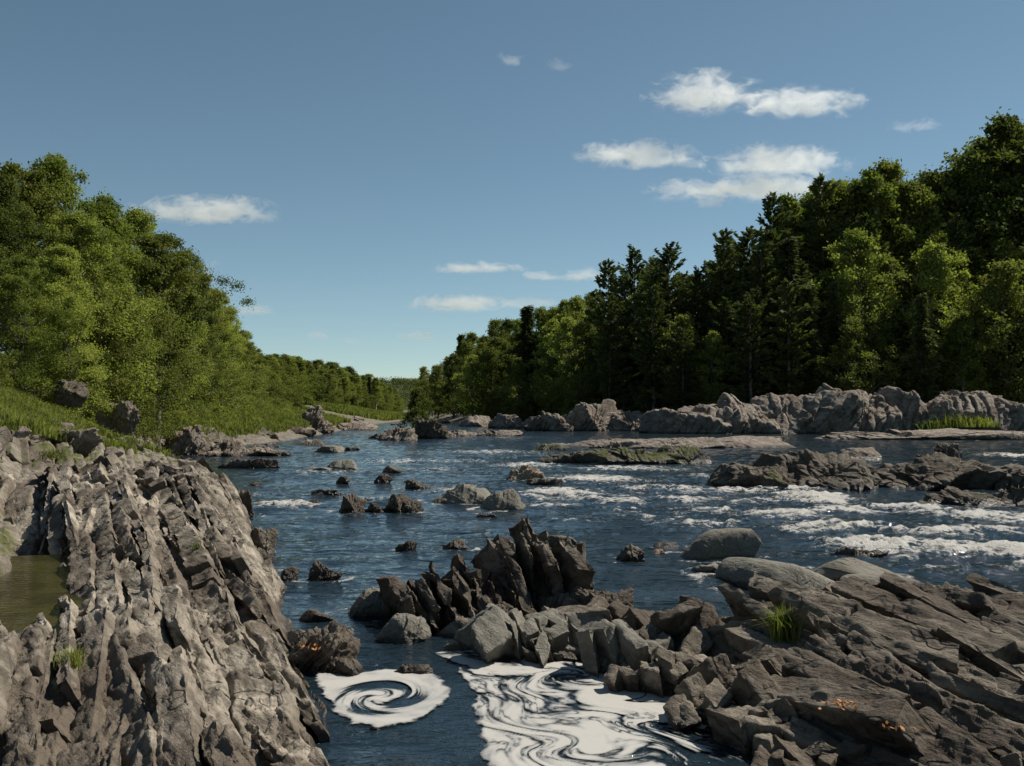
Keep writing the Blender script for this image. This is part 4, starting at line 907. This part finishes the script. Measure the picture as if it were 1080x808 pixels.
FEAT = [  # px, top, metres behind the edge, set, variant, label
 (668, 260, 9, 'P', 0, 'tallest dark pine at the left end of the pine group'), (641, 274, 7, 'P', 1, 'leftmost dark pine of the pine group, ragged on its left side'), (706, 257, 10, 'P', 2, 'dark pine with a pointed top just right of the tallest'),
 (690, 300, 4, 'P', 1, 'shorter pine in front between the two tallest of the left group'), (556, 322, 4, 'F', 0, 'lone dark spired conifer standing among pale broadleaf trees'), (736, 282, 12, 'P', 0, 'pine right of the pointed pine, half sunk in the wood'),
 (765, 242, 14, 'P', 1, 'dark pine below the small dip in the right skyline'), (790, 240, 18, 'P', 2, 'broad pine left of the high dark pine'), (815, 203, 16, 'P', 0, 'high dark pine with a flat feathery crown against the clouds'),
 (832, 250, 8, 'F', 0, 'brownish conifer below the high dark pine'), (868, 185, 22, 'P', 1, 'pine with a narrow tip on the right skyline'), (852, 300, 3, 'F', 1, 'brown-tinged conifer low in the dark wood'), (1010, 225, 14, 'P', 1, 'grey-green pine inside the wood on the right'),
 (487, 352, 6, 'F', 1, 'slender conifer near the low end of the right wood'), (720, 345, 1, 'P', 2, 'low pine at the foot of the dark wood'), (905, 235, 8, 'B', 1, 'brightest pale green tree in the middle of the right wood'),
 (940, 163, 30, 'B', 2, 'tall tree with two airy tufts on the right skyline'), (985, 250, 6, 'B', 1, 'pale yellow-green tree inside the right wood'), (1062, 116, 26, 'B', 3, 'huge round dark tree crown in the upper right corner'),
 (1090, 125, 24, 'B', 0, 'big dark tree cut by the right frame edge'), (1045, 170, 22, 'B', 3, 'dark tree just under the huge round crown'), (752, 345, 2, 'B', 1, 'small bright green tree low in the dark pines'), (1060, 270, 3, 'B', 2, 'mid-green tree low at the right frame edge'),
 (900, 330, 1, 'B', 0, 'green round tree low below the pale tree'), (600, 330, 3, 'B', 1, 'pale green tree left of the pine group')]
SETS = {'P': PINE, 'F': FIR, 'B': MID}; HT = {'P': 22.0, 'F': 16.0, 'B': 18.3}
def at_depth(px, off):                         # walk along the ray until it is `off` metres behind the right water's edge
    a = ray(px, 400)[0]; ys = np.linspace(90, 1500, 6000)
    d = dright(a * ys, ys); i = np.argmax(d > off)
    return a * ys[i], ys[i]
used = []
def right_tree(px, pt, off, st, v, lab, group, rz):
    x, y = at_depth(px, off); z = gz(x, y)
    zt = CH + ray(px, pt)[1] * y; h = zt - z
    if h < 4: return
    s = h / HT[st]; w = s * (1.5 if st == 'F' else 1.0 if s > .6 else 1.15)
    plant({'P': 'pine_tree', 'F': 'conifer', 'B': 'broadleaf_tree'}[st], SETS[st][v], (x, y, z - .2), rz, (w, w, s), lab, 'tree', group)
    used.append((x, y))
for i, (px, pt, off, st, v, lab) in enumerate(FEAT):
    right_tree(px, pt, off, st, v, lab, 'trees of the right-hand wood', i * 1.3)
# skyline trees between the named ones
k = 0
for px in np.arange(434, 1240, 12.5):
    if any(abs(px - f[0]) < 9 for f in FEAT if f[1] < sky(f[0]) + 15): continue
    off = np.interp(px, [434, 520, 620, 760, 1100], [3, 8, 16, 24, 34]) * rb.uniform(.8, 1.2)
    pn_ = 622 < px < 850 and rb.random() < .6
    right_tree(px, sky(px) + (rb.uniform(4, 22) if pn_ else rb.uniform(18, 32) if 622 < px < 800 else rb.uniform(-5, 10)), off, 'P' if pn_ else 'B', int(rb.integers(0, 3 if pn_ else 6)), 'tree standing on the skyline of the right-hand wood', 'skyline trees of the right-hand wood', px)
    k += 1
# the body of the wood: rows climbing the slope
n = 0
for off in (1.5, 6, 11, 17, 24, 32):
    px = 436.0 + rb.uniform(0, 6)
    while px < 1230:
        x, y = at_depth(px, off + rb.uniform(-1.5, 1.5)); z = gz(x, y)
        if x > 90: break
        c = rb.random(); st = 'P' if c < (.62 if 620 < px < 860 else .18) else 'F' if c < (.8 if 620 < px < 860 else .3) else 'B'
        h = rb.uniform(13, 20) * (1.1 if st == 'P' else 1.0) * (.8 if off < 5 else 1)
        cap = CH + ray(px, sky(px) + rb.uniform(8, 22))[1] * y - z
        h = min(h, cap)
        if h > 5 and all((x - a) ** 2 + (y - c_) ** 2 > 5 for a, c_ in used):
            s = h / HT[st]; v = int(rb.integers(0, len(SETS[st])))
            nm = {'P': 'pine_tree', 'F': 'conifer', 'B': 'broadleaf_tree'}[st]
            lab = {'P': 'dark pine within the mass of the right-hand wood', 'F': 'dark conifer within the mass of the right-hand wood', 'B': 'leafy broadleaf tree within the mass of the right-hand wood'}[st]
            plant(nm, SETS[st][v], (x, y, z - .2), n * 2.1, (s * 1.1, s * 1.1, s), lab, 'tree', lab.split(' within')[0].split(' ', 1)[1] + 's inside the right-hand wood')
            used.append((x, y)); n += 1
        px += 4.6 * FPX / y * rb.uniform(.8, 1.25)
print('right trees', n, time.time() - T0)
# far wood on the left shore
SKL = np.array([(240, 345), (262, 362), (270, 370), (300, 373), (330, 377), (360, 383), (385, 392), (400, 398), (415, 408), (424, 420)], float)
n = 0
for row, base in enumerate((0, 14, 30, 48)):
    px = 226.0
    while px < 424:
        d0 = np.interp(px, [226, 262, 300, 350, 400, 424], [130, 175, 230, 310, 430, 560])
        y = d0 + base * d0 / 220 + rb.uniform(-4, 4); x = ray(px, 400)[0] * y; z = gz(x, y)
        cap = CH + ray(px, np.interp(px, SKL[:, 0], SKL[:, 1]) + rb.uniform(-1, 5))[1] * y - z
        h = min(rb.uniform(10, 15), cap) if row < 3 else cap
        if h > 3.5:
            st = 'B' if rb.random() < .86 or row == 3 else 'F'; s = h / HT[st]
            plant('broadleaf_tree' if st == 'B' else 'conifer', SETS[st][int(rb.integers(0, len(SETS[st])))], (x, y, z - .2), n, (s * 1.3, s * 1.3, s), 'sunlit green tree of the distant wood on the left shore' if st == 'B' else 'dark conifer of the distant wood on the left shore',
                  'tree', 'trees of the distant left wood' if st == 'B' else 'conifers of the distant left wood'); n += 1
        px += np.interp(px, [226, 424], [7.5, 6]) * rb.uniform(.75, 1.25)
print('far trees', n)
# far hill closing the valley, with its woods as one mass
hx = np.linspace(-420, 160, 220); hy = np.linspace(1150, 1800, 90)
X, Y = np.meshgrid(hx, hy)
def hill_h(X, Y): return 36 * np.exp(-((X + 170) / 190) ** 2) * sstep(1150, 1330, Y) * (1 + .06 * gn(X * .02, Y * .02, seed=8)) + .4
V = np.stack([X, Y, hill_h(X, Y)], -1).reshape(-1, 3)
link('hill', mesh('hill', V, grid_faces(90, 220), bpy.data.materials['bank_ground']), kind='structure')
cx = rb.uniform(-330, 60, 1500); cy = rb.uniform(1180, 1400, 1500); r_ = np.random.default_rng(3)
base = np.stack([cx, cy, hill_h(cx, cy)], -1); kk = 60
C_ = np.repeat(base, kk, 0) + r_.normal(size=(1500 * kk, 3)) * np.array([2.6, 2.6, 2.6]) + np.array([0, 0, 4])
V, F = leaves(C_, 1.6, r_)
link('far_woods', mesh('far_woods', V, F, M['needle'], smooth=False, attrs={'tint': np.repeat(r_.random(1500 * kk), 4)}), kind='stuff', label='far-off wooded hill closing the valley in the centre', category='woods')

# grasses and low plants on the banks -----------------------------------------
def blades(n, px, py, pz, hh, ww, r, lean=.35):
    a = r.uniform(0, 6.283, n); l = np.abs(r.normal(0, lean, n)) + .08; h = hh * r.uniform(.5, 1.2, n)
    dx, dy = np.cos(a), np.sin(a); w = ww * r.uniform(.7, 1.3, n)
    fa = r.uniform(0, 6.283, n); ox, oy = np.cos(fa) * w / 2, np.sin(fa) * w / 2
    b0 = np.stack([px - ox, py - oy, pz], -1); b1 = np.stack([px + ox, py + oy, pz], -1)
    m0 = np.stack([px + dx * l * h * .35 - ox * .8, py + dy * l * h * .35 - oy * .8, pz + h * .6], -1); m1 = m0 + np.stack([ox * 1.6, oy * 1.6, 0 * ox], -1)
    t = np.stack([px + dx * l * h, py + dy * l * h, pz + h * (1 - .3 * l)], -1)
    V = np.stack([b0, b1, m1, m0, t + np.stack([ox, oy, 0 * ox], -1) * .15, t], 1).reshape(-1, 3)
    i = np.arange(n)[:, None] * 6
    F = np.vstack([i + np.array([0, 1, 2, 3]), i + np.array([3, 2, 4, 5])])
    return V, F
r_ = np.random.default_rng(77)
N = 300000
yy = 19 + 127 * r_.random(N) ** 1.7; dl = r_.uniform(1.5, 22, N); xx = XL(yy) - dl
msk = gn(xx * .16, yy * .16, seed=70) * .9 + gn(xx * .6, yy * .6, seed=71) * .5 + (ground_z(xx, yy, False) - 1.5) * .35 + sstep(50, 80, yy) * .5
ok = (msk > -.22) & ((yy > 24) | (dl > 6))
xx, yy = xx[ok], yy[ok]
zz = np.where(yy < 60, ground_z(xx, yy, False) + .02, ground_full(xx, yy) + .02)
V, F = blades(len(xx), xx, yy, zz, .22 + yy * .0048, .020 + yy * .0010, r_, .5)
link('grass', mesh('grass', V, F, M['grass'], smooth=False, attrs={'tint': np.repeat(np.clip(.5 + .5 * gn(xx * .5, yy * .5, seed=72) + .35 * gn(xx * .15, yy * .15, seed=73) - .12 + r_.normal(0, .2, len(xx)), 0, 1), 6)}), kind='stuff', label='green grass and weeds growing over the left slope', category='grass')
# far meadow at the river bend
N = 40000
px = r_.uniform(330, 430, N); yy = r_.uniform(200, 560, N); xx = (px - 540) / FPX * yy
zz = ground_z(xx, yy); ok = (zz > .25) & (dright(xx, yy) < 1)
xx, yy, zz = xx[ok], yy[ok], zz[ok]
V, F = blades(len(xx), xx, yy, zz, 1.1, .3, r_, .4)
link('meadow_grass', mesh('meadow_grass', V, F, M['grass'], smooth=False, attrs={'tint': np.repeat(r_.random(len(xx)), 6)}), kind='stuff', label='pale green meadow strip at the far river bend', category='grass')
deps = bpy.context.evaluated_depsgraph_get(); deps.update()
def drop(px, py):                                # first surface along a sight line
    a, bb = ray(px, py); d = np.array([a, 1, bb]); d /= np.linalg.norm(d)
    hit, loc, nor, idx, ob, mt = scene.ray_cast(bpy.context.evaluated_depsgraph_get(), (0, 0, CH), tuple(d), distance=400)
    return loc if hit else None
def tuft(px, py, n, h, w, spread, label, cat='grass tuft', lean=.6, tb=.6):
    p = drop(px, py)
    if p is None: return
    a = r_.uniform(0, 6.283, n); q = np.abs(r_.normal(0, spread, n))
    V, F = blades(n, np.cos(a) * q, np.sin(a) * q, np.zeros(n) - .03, h, w, r_, lean)
    tv, tf = ico(3); V = np.vstack([V, tv * [spread * 2.2, spread * 2.2, h * .12] - [0, 0, .04 + h * .03]]); mt_ = len(tv)
    F = np.vstack([F, np.concatenate([tf, tf[:, :1]], 1) + len(V) - mt_]) if 0 else F; V = V[:-mt_]
    o = link('grass_tuft', mesh('grass_tuft', V, F, M['grass'], smooth=False, attrs={'tint': np.repeat(np.clip(r_.normal(tb, .25, n), 0, 1), 6)}), label=label, category=cat)
    o.location = p
tuft(828, 672, 300, .30, .011, .08, 'bright green grass tuft growing on the dark right outcrop', lean=.55, tb=.85)
tuft(76, 700, 170, .17, .007, .05, 'green grass tuft in a crack of the left foreground slabs', tb=.4)
tuft(160, 448, 150, .5, .05, .3, 'grass clump on the left bank above the jagged slabs')
tuft(52, 482, 90, .3, .02, .2, 'small grass clump among the rocks of the left bank')
tuft(140, 468, 90, .35, .02, .2, 'grass clump in the hollow behind the jagged slabs')
tuft(208, 578, 50, .12, .01, .04, 'tiny grass sprig in a crack near the middle of the left outcrop')
tuft(985, 452, 260, 1.0, .12, 1.1, 'yellow-green shrub at the left end of the shrub patch on the pale ridge', 'shrub', tb=.95)
tuft(1012, 450, 320, 1.4, .12, 1.2, 'tallest yellow-green shrub in front of the pale ridge', 'shrub', tb=.9)
tuft(1032, 450, 420, 1.0, .14, .8, 'yellow-green shrub nearest the right frame edge', 'shrub', tb=1)
# fallen leaves lodged between the rocks
def litter(px, py, n, s, spread, label):
    p = drop(px, py)
    if p is None: return
    C_ = r_.normal(size=(n, 3)) * np.array([spread, spread * .7, .01]) + np.array([0, 0, .03])
    V, F = leaves(C_, s, r_, .5, 2.0)
    o = link('dead_leaves', mesh('dead_leaves', V, F, M['deadleaf'], smooth=False, attrs={'tint': np.repeat(r_.random(n), 4)}), kind='stuff', label=label, category='dead leaves'); o.location = p
litter(330, 684, 40, .05, .07, 'orange dead leaves on the ledge of the left outcrop by the water')
litter(893, 748, 46, .045, .07, 'orange dead leaves in the cleft of the right foreground rocks')
litter(950, 772, 24, .04, .06, 'scattered dead leaves lower in the right foreground rocks')
litter(783, 745, 16, .03, .05, 'few dead leaves on the slanting block')
litter(205, 655, 12, .03, .05, 'few pinkish dead leaves in a crack of the left slabs')

# ------------------------------------------------------------------ clouds
m, nt = mat('cloud_vapour'); b = NB(nt)
oc = b.n('ShaderNodeTexCoord').outputs['Object']; pos = b.n('ShaderNodeNewGeometry').outputs['Position']
s3 = b.n('ShaderNodeSeparateXYZ', Vector=oc)
r2 = b.n('ShaderNodeVectorMath', _operation='LENGTH', i0=oc).outputs['Value']
n1 = b.noise(b.n('ShaderNodeVectorMath', _operation='MULTIPLY', i0=pos, i1=(.75, 1, 1.25)), 0.024, 7, 0.68, 0.6)
lowcut = b.ramp(s3.outputs[2], -.62, -.25)
dn = b.math('SUBTRACT', b.math('ADD', b.math('SUBTRACT', 1.0, r2), b.math('MULTIPLY', b.math('SUBTRACT', n1, .5), 3.3)), .26)
dn = b.math('MULTIPLY', b.ramp(dn, 0, .45), lowcut)
att = b.n('ShaderNodeAttribute', _attribute_name='dens', _attribute_type='OBJECT').outputs['Fac']
v = b.n('ShaderNodeVolumePrincipled', Color=(.98, .98, .98), Density=b.math('MULTIPLY', b.math('MULTIPLY', dn, att), .016)); v.inputs['Anisotropy'].default_value = 0.45
b.out(None, v)
m.cycles.volume_step_rate = 0.6 if hasattr(m, 'cycles') and hasattr(m.cycles, 'volume_step_rate') else 1
CL = [(215, 224, 120, 32, 1, 'long white cloud above the left trees'), (214, 278, 24, 11, .6, 'tiny cloud right at the left treetops'), (265, 328, 36, 15, .9, 'small cloud low over the left wood'), (337, 355, 20, 10, .9, 'tiny puff low over the far wood, left one'),
      (372, 360, 20, 9, .6, 'tiny faint puff low over the far wood, right one'), (441, 355, 46, 12, 1, 'flat small cloud just above the far valley'), (486, 321, 84, 22, 1.1, 'flat-bottomed cloud low in the centre'), (556, 320, 66, 14, .5, 'thin cloud tail right of the flat-bottomed cloud'),
      (502, 283, 78, 13, .9, 'thin lens-shaped cloud above the flat-bottomed one'), (575, 291, 34, 14, 1, 'small round cloud right of the lens-shaped one'), (616, 291, 40, 20, 1, 'small cloud partly behind the pine tops'),
      (745, 102, 96, 50, 1, 'ragged bright cloud high in the right sky'), (843, 110, 104, 34, .9, 'long ragged cloud to the right of the highest bright one'), (672, 165, 100, 32, 1, 'white cloud in the middle of the right sky'), (618, 166, 28, 18, .6, 'faint puff left of the middle cloud'), (722, 172, 44, 18, .6, 'faint puff right of the middle cloud'),
      (820, 172, 120, 36, .9, 'broad cloud above the skyline pines'), (810, 199, 120, 30, .9, 'broad cloud touching the pine tops'), (735, 202, 80, 24, .8, 'thin cloud left of the pine tops'), (748, 214, 34, 14, .6, 'small wisp under the thin cloud'), (538, 64, 28, 16, .6, 'tiny wisp high in the centre of the sky'), (590, 70, 26, 16, .35, 'faint wisp right of the tiny high wisp'), (966, 133, 46, 16, .35, 'faint wisp above the right skyline')]
ip, fp = ico(4)
cme = mesh('cloud', ip, fp, m)
for px, py, w, h, dens, lab in CL:
    Yc = 2600.0; a, bb = ray(px, py)
    o = link('cloud', cme, label=lab, category='cloud'); o['dens'] = float(dens)
    o.location = (a * Yc, Yc, CH + bb * Yc)
    o.scale = (w * 1.5 / 2 / FPX * Yc, w * .7 / 2 / FPX * Yc, h * 1.25 / 2 / FPX * Yc)

# ------------------------------------------------------------------ light
SUN_EL, SUN_AZ = 51.0, 66.0                     # azimuth clockwise from the viewing direction
w = bpy.data.worlds.new('World'); scene.world = w; w.use_nodes = True
nt = w.node_tree; nt.nodes.clear(); b = NB(nt)
sk = b.n('ShaderNodeTexSky', _sky_type='NISHITA', _sun_disc=False, _sun_elevation=R(SUN_EL), _sun_rotation=R(SUN_AZ), _altitude=1600.0, _air_density=0.85, _dust_density=0.15, _ozone_density=1.2)
hs = b.n('ShaderNodeHueSaturation', Color=sk, Saturation=0.94, Hue=0.49)
bg = b.n('ShaderNodeBackground', Color=b.mix(1.0, hs, (0.97, 1.02, 0.94), 'MULTIPLY'), Strength=0.073)
o = nt.nodes.new('ShaderNodeOutputWorld'); nt.links.new(bg.outputs[0], o.inputs[0])
sun = bpy.data.lights.new('sun', 'SUN'); sun.energy = 5.0; sun.angle = R(.53); sun.color = (1.0, .93, .82)
so = bpy.data.objects.new('sun', sun); COL.objects.link(so)
el, az = R(SUN_EL), R(SUN_AZ)
from mathutils import Vector
dv = Vector((math.sin(az) * math.cos(el), math.cos(az) * math.cos(el), math.sin(el)))
so.rotation_euler = dv.to_track_quat('Z', 'Y').to_euler()
scene.view_settings.view_transform = 'Standard'; scene.view_settings.look = 'None'
scene.view_settings.exposure = 0.32; scene.view_settings.gamma = 1.0
cy_ = scene.cycles
cy_.max_bounces = 7; cy_.diffuse_bounces = 2; cy_.glossy_bounces = 3; cy_.transmission_bounces = 3; cy_.volume_bounces = 5; cy_.transparent_max_bounces = 12
cy_.caustics_reflective = False; cy_.caustics_refractive = False; cy_.sample_clamp_indirect = 6
print('done', time.time() - T0)
